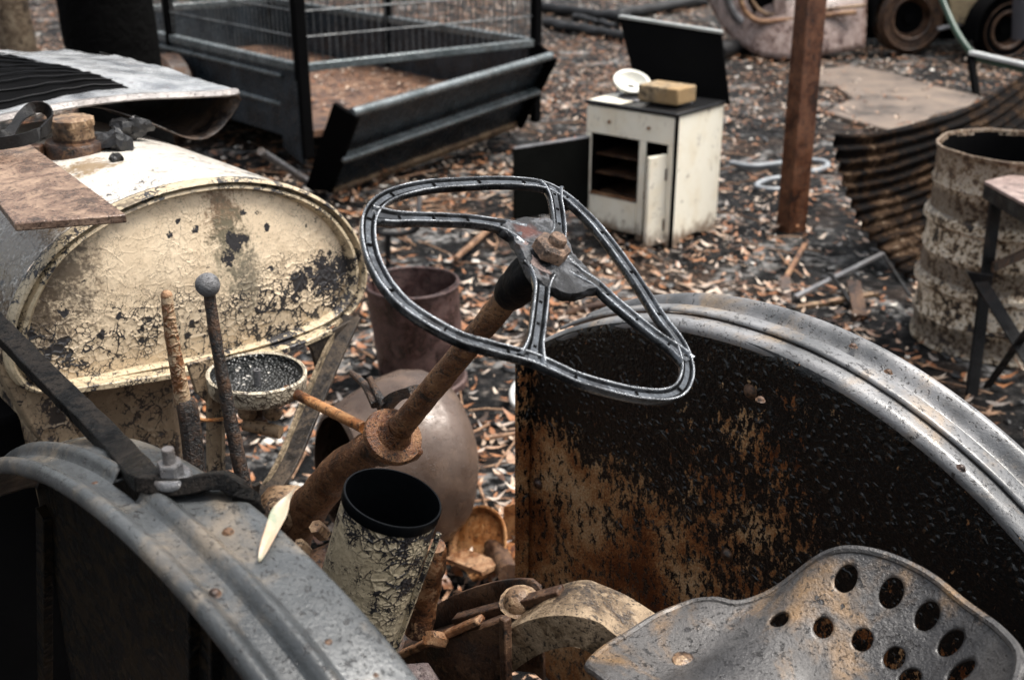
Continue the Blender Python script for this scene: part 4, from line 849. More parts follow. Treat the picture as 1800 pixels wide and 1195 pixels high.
# ---------------------------------------------------------------- stool frame
s0 = pz(682, 470)
stl = thing('bent_stool_frame', 'bent thin metal stool frame standing behind the bucket', 'stool', s0)
sq = [py(x, y, s0.y) for x, y in [(663, 402), (668, 410), (700, 412), (728, 405), (736, 392)]]
obj('seat_ring', MB().tube(smooth_path(sq, 20), .014, 8), M_IRON, stl); obj('upright', MB().tube([py(735, 395, s0.y), py(738, 325, s0.y + .05)], .012, 8), M_ZINC, stl)
obj('leg', MB().tube([py(682, 410, s0.y), s0], .014, 8), M_IRON, stl); obj('back_ring', MB().tube([py(663, 402, s0.y), py(690, 396, s0.y + .2), py(736, 394, s0.y + .02)], .012, 8), M_IRON, stl)

# ---------------------------------------------------------------- steel dome
d0 = pz(735, 975); dax = V((.82, .50, -.12)).normalized(); dctr = d0 + V((-.04, .10, .25))
M_DOME = m_steel('smooth_brown_steel', (.055, .036, .027), (.10, .068, .052), (.16, .105, .072), .6, .36, .1, .0004, .25)
tag(obj('steel_dome', MB().lathe([(r_ * 1.1, h_ * 1.1) for r_, h_ in [(.135, -.19), (.15, -.185), (.185, -.12), (.218, -.04), (.232, .02), (.228, .06), (.205, .10), (.15, .135), (.08, .15), (0, .155), (0, .148), (.08, .143), (.15, .128), (.2, .094), (.222, .05), (.224, .02), (.21, -.04), (.178, -.12), (.142, -.185), (.135, -.19)]], dctr, dax, 64), M_DOME, loc=d0), 'smooth brown steel dome on the ground behind the steering column, open end left', 'steel dome')

# ---------------------------------------------------------------- oil drum
dr0 = V((1.97, 4.36, 0)); DH, DR = .80, .30
g = NG('burnt_drum_paint'); a = g.noise(11, 6, .75, .6); b = g.noise(48, 4, .75)
c = g.ramp(g.m_('ADD', g.m_('MULTIPLY', a, .5), g.m_('MULTIPLY', b, .5)), [(.44, (.008, .006, .005)), (.475, (.14, .085, .045)), (.50, (.52, .42, .29)), (.545, (.78, .71, .60)), (.59, (.07, .038, .018))])
c = g.mix(g.step(g.m_('ADD', g.m_('SINE', g.m_('MULTIPLY', g.sep(2), 24.)), g.m_('MULTIPLY', a, 3.)), 1.7, 2.3, 0., .75), c, (.035, .02, .012)); c = g.mix(g.step(g.sep(2), .54, .78, 0., .7), c, g.mix(b, (.02, .014, .01), (.16, .08, .035)))
M_DRUM = g.fin(c, .55, 0, g.bump(g.m_('ADD', a, b), .006), .4)
prof = [(DR - .01, .02), (DR + .006, 0), (DR + .006, .025), (DR, .035)]
for zc in (.26, .52): prof += [(DR, zc - .03), (DR + .018, zc - .012), (DR + .018, zc + .012), (DR, zc + .03)]
for zc in (.12, .39, .66): prof += [(DR, zc - .02), (DR + .009, zc), (DR, zc + .02)]
prof = sorted(prof[4:], key=lambda t: t[1]); prof = [(DR - .01, .02), (DR + .006, 0), (DR + .006, .025), (DR, .035)] + prof + [(DR, DH - .02), (DR + .008, DH - .01), (DR + .008, DH), (DR - .004, DH), (DR - .008, DH - .02)]
drum = thing('oil_drum', 'burnt open oil drum with blistered cream and brown paint', 'drum', dr0)
obj('drum_shell', MB().lathe(prof, dr0, ZA, 64, jit=.008), M_DRUM, drum)
obj('drum_lining', MB().lathe([(DR - .006, DH - .01), (DR - .012, DH - .05), (DR - .012, .05), (0, .05)], dr0, ZA, 48, jit=.004), M_BLACK, drum)

# ---------------------------------------------------------------- work stand in front of the drum
w0 = pz(1708, 697)
stand = thing('work_stand', 'dark angle-iron stand with rusty top in front of the drum', 'stand', w0)
wt = [pz(x, y, .755) for x, y in [(1730, 318), (1840, 292), (1990, 350), (1850, 385)]]
obj('stand_top', MB().plate(wt, V((0, 0, -.012))), m_rust('pink_rust', (.10, .07, .06), (.24, .17, .15), (.36, .28, .25), 2.), stand, bevel=.002)
obj('apron', MB().bar(wt[0] - ZA * .04 + V((.01, .01, 0)), wt[3] - ZA * .04, .008, .05), M_IRON, stand)
obj('leg', MB().bar(w0, wt[0] + V((.06, .02, -.013)), .05, .012, V((.3, -1, 0))), M_IRON, stand, bevel=.001)
lg2 = pz(1845, 770); obj('leg', MB().bar(lg2, wt[3] - ZA * .013, .05, .012, V((.3, -1, 0))), M_IRON, stand)
obj('brace', MB().bar(py(1722, 492, w0.y), py(1850, 700, lg2.y + .02), .045, .01, V((.2, -1, .1))), M_IRON, stand)
obj('brace', MB().bar(py(1735, 680, w0.y - .02), py(1850, 520, lg2.y + .0), .03, .01, V((.2, -1, .1))), M_IRON, stand)
obj('cross_tie', MB().bar(py(1745, 470, w0.y + .03), py(1850, 425, w0.y + .3), .035, .01, V((.2, -1, .1))), M_RUST_D, stand)
obj('gusset', MB().plate([py(x, y, w0.y - .01) for x, y in [(1700, 478), (1745, 485), (1738, 535), (1722, 520)]], V((0, .012, 0))), M_IRON, stand)

# ---------------------------------------------------------------- corrugated sheet
ca_, cb_, cc_, cd_ = py(1465, 236, 5.45), py(1830, 108, 6.5), pz(1592, 492), py(1900, 330, 5.55)
def corr(u, v):
    p = ca_.lerp(cb_, u).lerp(cc_.lerp(cd_, u), v)
    n = (cb_ - ca_).cross(cc_ - ca_).normalized()
    if n.y > 0: n = -n
    sag = .10 * math.sin(math.pi * v) * (1 - .3 * u) - .10 * math.sin(math.pi * u) * (1 - v)
    p.z -= .13 * math.sin(math.pi * u) * (1 - v)
    return p - n * sag + n * (.07 * math.sin(math.pi * v ** .6)) * u + n * ((.011 + .008 * noise.noise(p * 3)) * math.sin((v * 13 + .5 * noise.noise(p * 1.8)) * 2 * math.pi)) + n * (.06 * noise.noise(p * 1.7 + V((4, 0, 2))) + .015 * noise.noise(p * 6))
g = NG('corrugated_rust'); a = g.noise(6, 7, .7, .3); b = g.noise(40, 4, .7)
c = g.ramp(g.m_('ADD', g.m_('MULTIPLY', a, .7), g.m_('MULTIPLY', b, .3)), [(.46, (.0025, .002, .002)), (.53, (.015, .008, .004)), (.60, (.055, .033, .019)), (.67, (.18, .145, .11))])
M_CORR = g.fin(c, .75, .0, g.bump(b, .002), .06)
tag(obj('corrugated_sheet', MB().grid(corr, 30, 180), M_CORR, sharp=60, solid=.003, loc=cc_), 'crumpled rusty corrugated iron sheet leaning behind the drum', 'iron sheet')

# ---------------------------------------------------------------- scrap bar frame
f0 = pz(1395, 545)
fr_ = thing('scrap_frame', 'tangled thin steel bar frame on the ground left of the drum', 'scrap metal', f0)
for (x0, y0, Y0, x1, y1, Y1, w_, mt) in ((1376, 498, 5.0, 1416, 428, 5.35, .022, M_RUST), (1398, 522, 4.8, 1552, 446, 5.1, .024, M_ZINC), (1395, 542, 4.72, 1545, 516, 4.8, .03, M_RUST_T), (1552, 446, 5.1, 1600, 520, 4.75, .014, M_IRON), (1460, 480, 4.95, 1535, 590, 4.45, .016, M_IRON), (1380, 490, 4.98, 1382, 548, 4.75, .045, M_RUST_D), (1500, 500, 4.9, 1512, 560, 4.55, .06, M_RUST_D), (1390, 500, 4.97, 1470, 512, 4.9, .012, M_RUST)):
    obj('frame_bar', MB().bar(py(x0, y0, Y0), py(x1, y1, Y1), w_, w_ * .6), mt, fr_, bevel=.001)

# ---------------------------------------------------------------- hose, slab, panel, logs, pipes
hz = smooth_path([pz(x, y, .03) for x, y in [(1285, 287), (1320, 292), (1365, 288), (1410, 282), (1445, 284), (1455, 291), (1440, 299), (1412, 303), (1395, 300)]], 50)
tag(obj('grey_hose', MB().tube(hz, .018, 10), m_plain('hose_grey', (.26, .28, .30), .45, 0, .001), loc=hz[0]), 'grey hose curving on the ground behind the rusty post', 'hose')
hz2 = smooth_path([pz(x, y, .03) for x, y in [(1395, 312), (1360, 314), (1338, 320), (1330, 328), (1350, 333), (1375, 333)]], 30)
tag(obj('grey_hose', MB().tube(hz2, .016, 10), bpy.data.materials['hose_grey'], loc=hz2[0]), 'short grey hose end left of the post, nearer than the other hose', 'hose')
g = NG('dusty_concrete'); a = g.noise(2.2, 7, .7); M_SLAB = g.fin(g.ramp(a, [(.35, (.04, .032, .026)), (.5, (.13, .10, .08)), (.65, (.19, .145, .11))]), .55, 0, g.bump(g.noise(30, 5), .004), .4)
sl = [pz(x, y, .035) for x, y in [(1425, 122), (1500, 116), (1570, 128), (1640, 150), (1722, 168), (1705, 185), (1640, 200), (1600, 235), (1540, 222), (1480, 205), (1450, 195), (1500, 172), (1470, 150), (1430, 150)]]
slab = struct(obj('concrete_slab', MB().plate(sl, V((0, 0, -.05))), M_SLAB, bevel=.01))
M_LOG = m_plain('charred_log', (.008, .008, .009), .5, 0, .012, 22, .5, .3)
for (a_, b_, r_, lab) in (((960, 42), (1100, 66), .07, 'straight charred pole lying behind the stove lid, left side'), ((955, 14), (1110, 34), .08, 'farther charred pole parallel to the one behind the stove lid'), ((1262, 92), (1432, 50), .10, 'thick charred log on the ground between stove lid and post'), ((1350, 82), (1440, 72), .07, 'short charred log half hidden behind the rusty post'), ((1085, 26), (1240, 2), .09, 'long charred log at the top edge beside the pink car wreck'), ((1010, 30), (1085, 48), .05, 'short charred branch between the two parallel poles')):
    A, B = pz(*a_, r_ * .8), pz(*b_, r_ * .8); ph = [A.lerp(B, i / 14) + V((0, 0, .02 * noise.noise(V((i * .5, r_ * 50, 0))))) for i in range(15)]
    tag(obj('charred_log', MB().tube(ph, [r_ * (.85 + .15 * noise.noise(V((i * .7, 3, r_ * 9)))) for i in range(15)], 12).rough(.012, 9), M_LOG, loc=A), lab, 'log', 'charred logs on the ground')
P0 = py(458, 266, 6.2); P1 = pz(545, 322)
tag(obj('pale_pipe', MB().tube([P0, P1], .022, 10), M_ZINC, loc=P1), 'thin pale pipe leaning beside the trailer corner', 'pipe')
# burnt trunk and a lichen trunk behind
tb0 = py(222, 240, 5.7); tb0.z = 0
tk_ = thing('burnt_tree', 'thick black burnt tree trunk behind the bonnet', 'tree', tb0)
obj('trunk', MB().tube([tb0 + V((.02 * math.sin(i), 0, i * .3 - .1)) for i in range(22)], [.23 - .004 * i + .02 * noise.noise(V((i * .8, 0, 0))) for i in range(22)], 22).rough(.02, 8), m_plain('burnt_bark', (.003, .003, .003), .85, 0, .02, 18, .3, .03), tk_)
for k in range(4):
    s_ = tb0 + V((0, 0, 3.8 + .6 * k)); e_ = s_ + V((math.cos(k * 2.1) * 1.2, math.sin(k * 2.1) * 1.2, 1.1)); obj('limb', MB().tube(smooth_path([s_, s_.lerp(e_, .5) + V((0, 0, -.1)), e_], 8), [.10 - .01 * i for i in range(8)], 10).rough(.02, 8), bpy.data.materials['burnt_bark'], tk_)
lt0 = py(28, 60, 9.6); lt0.z = 0
tk2 = thing('scorched_tree', 'scorched tan and grey tree trunk at the top left corner', 'tree', lt0)
obj('trunk', MB().tube([lt0 + V((0, 0, i * .4 - .1)) for i in range(18)], [.15 - .004 * i for i in range(18)], 16).rough(.03, 6), m_rust('scorched_bark', (.03, .022, .016), (.12, .08, .05), (.30, .24, .17), 1.2, .8, .01, .2), tk2)
obj('limb', MB().tube([lt0 + V((0, 0, 4)), lt0 + V((-.8, .2, 5.2)), lt0 + V((-1.2, .5, 6.5))], [.1, .07, .03], 10), bpy.data.materials['scorched_bark'], tk2)

# ---------------------------------------------------------------- vehicles along the top edge
M_PINK = m_rust('pink_burnt_body', (.04, .016, .010), (.14, .09, .075), (.26, .20, .18), .9, .5, .001)
cw0 = pz(1330, 100)
wreck = thing('pink_car_wreck', 'pinkish burnt car body with rusty window frame at the top edge', 'car', cw0)
low = [py(x, y, Y) for x, y, Y in [(1225, -40, 12.9), (1248, 10, 12.5), (1275, 55, 12.1), (1320, 92, 11.75), (1370, 104, 11.6), (1440, 100, 11.6), (1520, 85, 11.8)]]
lo_ = smooth_path(low, 30)
def wfn(u, v):
    p = lo_[min(29, int(u * 29))]; return p + V((.10 * v, .9 * v, .75 * math.sin(v * 1.5))) + V((0, -.12 * math.sin(v * math.pi), 0)) + V((0, 0, .02 * noise.noise(p * 3 + V((0, v * 3, 0)))))
obj('body_shell', MB().grid(wfn, 30, 20), M_PINK, wreck, solid=.01)
wf = smooth_path([py(x, y, 11.9) + V((0, -.1, 0)) for x, y in [(1298, -30), (1300, 5), (1318, 30), (1350, 36), (1440, 26), (1500, 20)]], 30)
obj('window_frame', MB().tube(wf, .026, 8), M_RUST, wreck)
obj('window_frame', MB().tube([p + V((.10, .05, .06)) for p in wf], .018, 8), M_RUST_T, wreck)
wf2 = smooth_path([py(x, y, 12.0) for x, y in [(1270, -40), (1282, 10), (1300, 36), (1330, 46)]], 16)
obj('pillar_trim', MB().tube(wf2, .045, 8), M_ZINC, wreck)
obj('window_dark_sheet', MB().plate([py(x, y, 11.93) for x, y in [(1312, -60), (1314, 4), (1326, 24), (1352, 31), (1420, 24), (1420, -60)]], V((0, .02, 0))), M_BLACK, wreck)  # black sheet stands in for the dark interior
obj('door_pillar', MB().bar(py(1372, 26, 11.85), py(1360, -120, 12.0), .12, .05, V((0, -1, 0))), M_PINK, wreck)
# dark truck with wheels
M_WRUST = m_rust('dim_wheel_rust', (.008, .005, .004), (.055, .026, .014), (.12, .065, .035), .6)
def wheel(par, c, ax, R, nm='wheel', mt=None, mr=None):
    w = obj(nm, MB().lathe([(R * .62, -.09), (R * .9, -.11), (R, -.07), (R, .07), (R * .9, .10), (R * .62, .09)], c, ax, 40), mt or M_RUST_D, par)
    obj('rim', MB().lathe([(R * .44, .0), (R * .50, .03), (R * .54, .095), (R * .58, .105), (R * .64, .10), (R * .67, .06)], c, ax, 36), mr or M_WRUST, w); obj('rim_dish', MB().lathe([(0, .03), (R * .16, .03), (R * .2, .0), (R * .46, -.01)], c, ax, 30), M_BLACK, w); obj('tyre_bead', MB().lathe([(R * .84, .10), (R * .87, .118), (R * .90, .10)], c, ax, 36), mr or M_WRUST, w); return w
ck0 = pz(1590, 97)
truck = thing('burnt_truck', 'black burnt truck with a rusty brown wheel at the top edge', 'truck', ck0)
wheel(truck, ck0 + V((.03, .12, .36)), V((.12, -1, .03)), .36, mt=M_RUST_D)
wheel(truck, ck0 + V((2.5, .1, .36)), V((.12, -1, .03)), .36, mt=M_RUST_D)
obj('underbody', MB().plate([ck0 + V((-1.6, .5, .1)), ck0 + V((1.6, .4, .1)), ck0 + V((1.6, .4, .62)), ck0 + V((-1.6, .5, .62))], V((0, .05, 0))), M_BLACK, truck)
obj('chassis', MB().bar(ck0 + V((-1.6, .75, .42)), ck0 + V((2.6, .55, .42)), .5, .22), M_BLACK, truck, bevel=.02)
cb0 = ck0 + V((-.2, .75, .56)); obj('cab', MB().hexa([cb0 + V((-.9, 0, 0)), cb0 + V((2.2, -.1, 0)), cb0 + V((2.2, 1.6, 0)), cb0 + V((-.9, 1.6, 0))], [cb0 + V((-.6, .2, 1.1)), cb0 + V((1.9, .1, 1.2)), cb0 + V((1.9, 1.5, 1.2)), cb0 + V((-.6, 1.5, 1.1))]), M_RUST_D, truck, bevel=.06)
obj('side_step', MB().plate([py(x, y, Y) for x, y, Y in [(1448, 52, 12.0), (1542, 14, 12.5), (1546, 24, 12.5), (1452, 72, 11.9)]], V((0, .02, 0))), M_ZINC, truck)
obj('mudguard', MB().lathe([(.42, -.12), (.44, -.12), (.44, .12), (.42, .12)], ck0 + V((.03, .12, .36)), V((.12, -1, .03)), 20, rad(-10), rad(190), V((1, 0, 0))), M_BLACK, truck)
obj('lamp', MB().ball(py(1494, 4, 12.2), .09, 12, 8), M_RUST_O, truck)
yv0 = pz(1765, 108)
ute = thing('cream_ute_wreck', 'rusty cream utility wreck with bare wheel rim at the top right corner', 'utility truck', yv0)
wheel(ute, yv0 + V((-.02, .1, .30)), V((.2, -1, .02)), .30, 'wheel', M_BLACK, M_WRUST)
obj('tray_side', MB().hexa([py(1672, 42, 11.9), py(1850, 58, 11.6), py(1850, 58, 11.6) + V((.5, 1.5, 0)), py(1672, 42, 11.9) + V((.5, 1.5, 0))], [py(1660, -60, 11.95), py(1850, -60, 11.65), py(1850, -60, 11.65) + V((.5, 1.5, 0)), py(1660, -60, 11.95) + V((.5, 1.5, 0))]), m_paint('cream_ute_paint', (.42, .33, .19), (.26, .19, .11), S_=8, crack=.03, flake=.3, smudge=.9, stain=(.10, .06, .03), fsc=1.6), ute, bevel=.02)
obj('mudguard', MB().lathe([(.36, -.1), (.38, -.1), (.38, .14), (.36, .14)], yv0 + V((-.02, .1, .30)), V((.2, -1, .02)), 20, rad(-15), rad(195), V((1, 0, 0))), M_BLACK, ute)
obj('tray_post', MB().tube([py(1795, 68, 11.3), py(1800, -60, 11.3)], .09, 10), m_plain('grey_tarp', (.05, .05, .06), .6, 0, .01, 10), ute)
obj('tie_rod', MB().tube([py(1648, 52, 11.9), py(1695, 42, 11.9)], .025, 8), M_ZINC, ute)
# green framed bench
gf0 = pz(1716, 168)
gf = thing('green_bench_frame', 'green metal bench frame with pale top rail near the corrugated sheet', 'bench frame', gf0)
M_GREEN = m_plain('dark_green_paint', (.02, .055, .035), .4, 0, .001)
obj('green_pipe', MB().tube(smooth_path([py(x, y, Y) for x, y, Y in [(1640, -40, 10.6), (1660, 10, 10.4), (1678, 50, 10.2), (1695, 78, 10.05), (1706, 92, 10.0)]], 20), .028, 10), M_GREEN, gf)
obj('top_rail', MB().bar(py(1704, 92, 10.0), py(1880, 132, 9.6), .10, .03), m_plain('pale_rail', (.55, .57, .57), .3, 0, .001), gf, bevel=.004)
obj('rail_skirt', MB().bar(py(1704, 98, 10.02), py(1880, 138, 9.62), .06, .07), M_GREEN, gf)
obj('leg', MB().tube([py(1706, 98, 10.0), gf0], .035, 10), M_BLACK, gf); obj('leg', MB().tube([py(1880, 138, 9.6), py(1875, 150, 9.6) * 1 - ZA * .30], .035, 10), M_BLACK, gf)

# ---------------------------------------------------------------- rusty scrap beside the right fender
q0 = pz(860, 985)
def scr(name, label, mb, mt, loc, **k): return tag(obj(name, mb, mt, loc=loc, **k), label, 'scrap metal', 'rusty scrap between dome and fender')
pc0 = py(842, 955, q0.y)
scr('rusty_pan', 'oval rusty orange pan tilted against the scrap by the right fender', MB().lathe([(0, .0), (.085, .0), (.10, .012), (.106, .012), (.106, .006), (.09, -.008), (0, -.008)], pc0, V((-.62, -.55, .55)), 36), M_RUST_O, pc0)
a1 = py(903, 905, q0.y + .08); scr('drilled_bracket', 'upright rusty orange bracket with bolt holes beside the right fender', MB().plate([py(x, y, a1.y) for x, y in [(885, 890), (905, 885), (922, 930), (918, 962), (880, 955)]], V((.01, .012, 0))), M_RUST_O, a1, bevel=.002)
for nm, lab, A, B, w_, h_, mt in (('rusty_flat_bar', 'flat rusty bar under the oval pan, nearest the dome', (800, 975), (865, 1000), .07, .012, M_RUST), ('rusty_flat_bar', 'flat rusty plate strip touching the fender front edge', (862, 985), (925, 965), .06, .012, M_RUST_O), ('rusty_pipe', 'short rusty pipe leaning below the drilled bracket', (868, 960), (895, 1010), .05, .05, M_RUST_D)):
    A, B = pz(*A, .05), pz(*B, .08); scr(nm, lab, MB().bar(A, B, w_, h_) if w_ != h_ else MB().tube([A, B], .03, 12), mt, A)
M_STICK = m_rust('dry_stick', (.07, .04, .025), (.22, .12, .07), (.34, .22, .14), 2., .7, .001, .3)
for i, (pts, r_, lab) in enumerate((([(880, 990), (930, 965)], .010, 'straight orange stick leaning over the rusty scrap'), ([(815, 990), (870, 935), (895, 915)], .007, 'thin stick running up beside the oval rusty pan'), ([(810, 770), (840, 850), (860, 905)], .008, 'bent pale stick on the ground right of the dome'), ([(860, 745), (800, 775), (790, 770)], .006, 'thin stick on the litter above the dome'), ([(850, 770), (925, 760)], .009, 'stick on the litter touching the fender front edge'), ([(880, 385), (800, 455)], .020, 'straight brown stick on the ground between bucket and wheel rim'), ([(1510, 680), (1600, 640)], .016, 'tan stick behind the right fender band near the drum'), ([(1545, 720), (1620, 700), (1690, 715)], .012, 'reddish stick on the ground before the drum'))):
    ph = smooth_path([pz(x, y, r_ * 1.5 + .015) for x, y in pts], 10); tag(obj('stick', MB().tube(ph, [r_ * (1 - .04 * k) for k in range(10)], 8).rough(.004, 15), M_STICK, loc=ph[0]), lab, 'stick', 'sticks on the ground')
rp_ = smooth_path([pz(x, y, .03) for x, y in [(925, 720), (905, 712), (900, 690), (912, 670), (935, 665)]], 16)
tag(obj('white_hose_loop', MB().tube(rp_, .011, 8), m_plain('hose_white', (.5, .5, .48), .5, 0, .001), loc=rp_[0]), 'short pale hose loop beside the fender front edge', 'hose')
cv = smooth_path([py(x, y, 4.6) for x, y in [(960, 600), (962, 575), (990, 555), (1050, 537), (1110, 530)]], 20)
tag(obj('bent_pipe', MB().tube(cv, .018, 10), M_RUST_D, loc=cv[0]), 'bent dark pipe seen between steering wheel spokes and fender', 'pipe')

# ---------------------------------------------------------------- ground cover: leaves, charcoal, twigs
def leaf_mat(name, stops, rough):
    g = NG(name); n = g.t.nodes.new('ShaderNodeNewGeometry'); c = g.ramp(n.outputs['Random Per Island'], stops, 'CONSTANT'); c = g.mix(g.m_('MULTIPLY', g.step(g.noise(60, 3), .45, .7), .5), c, (.06, .035, .02))
    return g.fin(c, rough, 0, None, .45)
def scatter_pos(n, y0=1.5, y1=17.5, power=1.25):
    y = (y0 ** power + RNG.random(n) * (y1 ** power - y0 ** power)) ** (1 / power); x = (RNG.random(n) - .5) * (1.02 * y + 1.2); return x, y
def leaves(name, n, mat, lab, smin=.022, smax=.075, xy=None, z0=0.004, zj=.03):
    x, y = xy if xy else scatter_pos(n); n = len(x)
    ln = smin + RNG.random(n) ** 1.9 * (smax - smin); wd = ln * (.13 + .22 * RNG.random(n)); th = RNG.random(n) * 2 * np.pi; curl = (RNG.random(n) - .3) * .8 * ln; tx = (RNG.random(n) - .5) * .9; ty = (RNG.random(n) - .5) * .7
    ts = np.array([-.5, -.22, .1, .5]); ws = np.array([.12, 1., .9, .05]); P = []
    for t, w in zip(ts, ws):
        for s in (-1, 1):
            a = t * ln; b = s * w * wd * .5; px = x + np.cos(th) * a - np.sin(th) * b; py_ = y + np.sin(th) * a + np.cos(th) * b
            pz_ = np.abs(tx * a + ty * b) * .9 + curl * (t * 2) ** 2 * .35 + s * .0
            P.append(np.stack([px, py_, pz_], 1))
    P = np.stack(P, 1); gh = np.array([ground_h(float(a), float(b)) for a, b in zip(x, y)]) if z0 < .1 else np.zeros(n)
    P[:, :, 2] += (gh + z0 + RNG.random(n) ** 2 * zj)[:, None]; V_ = P.reshape(-1, 3)
    q = np.array([[0, 2, 3, 1], [2, 4, 5, 3], [4, 6, 7, 5]]); Fc = (q[None] + (np.arange(n) * 8)[:, None, None]).reshape(-1, 4)
    me = bpy.data.meshes.new(name); me.vertices.add(len(V_)); me.vertices.foreach_set('co', V_.ravel().astype(np.float32)); me.loops.add(Fc.size); me.loops.foreach_set('vertex_index', Fc.ravel().astype(np.int32))
    me.polygons.add(len(Fc)); me.polygons.foreach_set('loop_start', (np.arange(len(Fc)) * 4).astype(np.int32)); me.polygons.foreach_set('loop_total', np.full(len(Fc), 4, np.int32)); me.update(); me.validate(); me.materials.append(mat)
    o = bpy.data.objects.new(name, me); COL.objects.link(o); o['kind'] = 'stuff'
    if lab: o['label'] = lab; o['category'] = 'leaf litter'
    return o
def patchy(n, fn, **k):
    x, y = scatter_pos(n, **k); keep = np.array([RNG.random() < fn(float(a), float(b)) for a, b in zip(x, y)]); return x[keep], y[keep]
dens = lambda a, b: .22 + .78 * min(1, max(0, (noise.noise(V((a * .8, b * .8, 5))) + .5 * noise.noise(V((a * 2.6, b * 2.6, 5))) + .28) * 1.7))
M_LEAF1 = leaf_mat('dry_leaves', [(0, (.46, .34, .25)), (.12, (.58, .48, .39)), (.20, (.36, .22, .14)), (.36, (.24, .10, .042)), (.54, (.09, .042, .022)), (.66, (.42, .34, .28)), (.75, (.28, .12, .05)), (.88, (.24, .21, .19)), (.94, (.04, .024, .016))], .42)
leaves('leaf_litter', 0, M_LEAF1, 'dry brown and pale gum leaves littering the ashy ground', xy=patchy(84000, dens), smin=.012, smax=.10)
M_LEAF2 = leaf_mat('rust_leaves', [(0, (.22, .08, .03)), (.3, (.30, .12, .045)), (.55, (.14, .06, .03)), (.8, (.36, .20, .11))], .4)
leaves('fallen_leaves', 0, M_LEAF2, 'reddish fallen leaves in drifts over the ash', xy=patchy(26000, lambda a, b: min(1, max(0, (noise.noise(V((a * .6, b * .6, 15))) - .05) * 3))), smin=.03, smax=.08)
tla = RNG.random(700); tlb = RNG.random(700) ** .7
pa = [tp_(float(a) * (TW - .2) + .1, float(b) * 1.6 + .35, 0) for a, b in zip(tla, tlb)]
lvs = leaves('leaf_litter', 0, M_LEAF1, 'dry leaves lying on the rusty trailer floor', xy=(np.array([p.x for p in pa]), np.array([p.y for p in pa])), z0=.285, zj=.03)
def chunks(name, n, mat, lab, cat, rmin, rmax, fn, flat=.6):
    x, y = patchy(n, fn); n = len(x); base = np.array([[1, 0, 0], [0, 1, 0], [-1, 0, 0], [0, -1, 0], [.5, .5, .7], [-.6, .5, .7], [-.5, -.6, .7], [.5, -.5, .8], [0, 0, -.6]], float)
    r = rmin + RNG.random(n) ** 2.2 * (rmax - rmin); B = base[None] * (1 + (RNG.random((n, 9, 3)) - .5) * .8); a = RNG.random(n) * 6.28; ca, sa = np.cos(a)[:, None], np.sin(a)[:, None]
    st_ = .6 + RNG.random(n) * 1.6; X = B[:, :, 0] * st_[:, None]; Y = B[:, :, 1]; P = np.stack([X * ca - Y * sa, X * sa + Y * ca, B[:, :, 2] * flat], 2) * r[:, None, None]
    gh = np.array([ground_h(float(p), float(q)) for p, q in zip(x, y)]); P += np.stack([x, y, gh - .006 + r * .2], 1)[:, None, :]
    q = [(0, 1, 5, 4), (1, 2, 6, 5), (2, 3, 7, 6), (3, 0, 4, 7)]; t3 = [(4, 5, 6, 7), (1, 0, 8, 8), (2, 1, 8, 8), (3, 2, 8, 8), (0, 3, 8, 8)]
    Fl = np.array(q + [t3[0]]); Fc = (Fl[None] + (np.arange(n) * 9)[:, None, None]).reshape(-1, 4); V_ = P.reshape(-1, 3)
    me = bpy.data.meshes.new(name); me.vertices.add(len(V_)); me.vertices.foreach_set('co', V_.ravel().astype(np.float32)); me.loops.add(Fc.size); me.loops.foreach_set('vertex_index', Fc.ravel().astype(np.int32))
    me.polygons.add(len(Fc)); me.polygons.foreach_set('loop_start', (np.arange(len(Fc)) * 4).astype(np.int32)); me.polygons.foreach_set('loop_total', np.full(len(Fc), 4, np.int32)); me.update(); me.validate(); me.materials.append(mat)
    o = bpy.data.objects.new(name, me); COL.objects.link(o); return tag(o, lab, cat, None, 'stuff')
chunks('charcoal_rubble', 9000, M_COAL, 'black charcoal bits strewn over the ashy ground', 'charcoal', .006, .028, lambda a, b: .3 + .7 * (noise.noise(V((a, b, 9))) > 0))
M_PALE = leaf_mat('pale_rubble', [(0, (.50, .48, .45)), (.3, (.36, .33, .30)), (.6, (.60, .57, .52)), (.8, (.26, .22, .19))], .6)
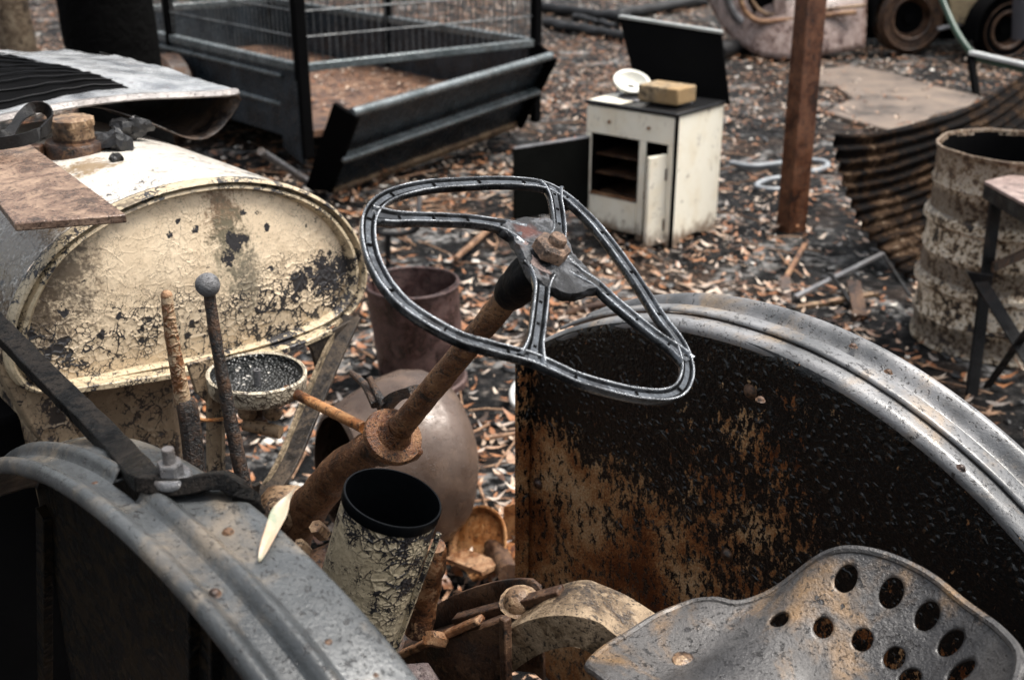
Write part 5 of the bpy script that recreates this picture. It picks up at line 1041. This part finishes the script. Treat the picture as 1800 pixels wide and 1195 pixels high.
chunks('pale_rubble', 7000, M_PALE, 'pale ash and plaster crumbs on the ground', 'rubble', .005, .022, lambda a, b: min(1, max(.15, (noise.noise(V((a * .7, b * .7, 21))) + .1) * 2)))
tm = MB(); xs, ys = scatter_pos(900)
for x, y in zip(xs, ys):
    a = RNG.random() * 6.28; l_ = .06 + .2 * RNG.random() ** 2; z = ground_h(float(x), float(y)) + .012; d = V((math.cos(a), math.sin(a), (RNG.random() - .4) * .3)) * l_
    p = V((x, y, z)); tm.tube([p - d, p + V((0, 0, .01)) + V((-d.y, d.x, 0)) * .12, p + d], .0025 + .003 * RNG.random(), 5)
tag(obj('twigs', tm, M_STICK), 'thin dry twigs scattered through the leaf litter', 'twigs', None, 'stuff')
nb_y = 2.3 + 2.6 * RNG.random(900); nb_x = (RNG.random(900) - .5) * 1.5 * nb_y
leaves('fallen_leaves', 0, M_LEAF1, 'larger curled dry leaves near the tractor', xy=(nb_x, nb_y), smin=.05, smax=.11, zj=.05)
# bush added around the yard, out of the picture, to keep the low sky off the metal
bt = MB(); bc_ = MB()
for i in range(150):
    a = 2 * math.pi * i / 150 + RNG.normal() * .03; R_ = 42 + 26 * RNG.random(); x, y = R_ * math.cos(a), 6 + R_ * math.sin(a)
    h = 5 + 4 * RNG.random(); bt.tube([V((x, y, -.2)), V((x + .2 * RNG.normal(), y, h * .5)), V((x + .5 * RNG.normal(), y + .3 * RNG.normal(), h))], [.22, .17, .06], 7)
    for k in range(55):
        c = V((x + RNG.normal() * 1.5, y + RNG.normal() * 1.5, h * (.35 + .65 * RNG.random()))); s = .25 + .45 * RNG.random(); u = V(RNG.normal(size=3)).normalized() * s; w = V(RNG.normal(size=3)).normalized() * s * .6
        bc_.add([c - u, c - w, c + u, c + w], [(0, 1, 2, 3)])
bs = tag(obj('added_bush', bt, bpy.data.materials['burnt_bark']), 'unseen scorched trees added to block the low sky', 'bush', None, 'stuff')
cr_ = obj('added_bush_foliage', bc_, m_plain('scorched_foliage', (.06, .045, .025), .6, 0, .001, 5, .6), bs); cr_['kind'] = 'stuff'
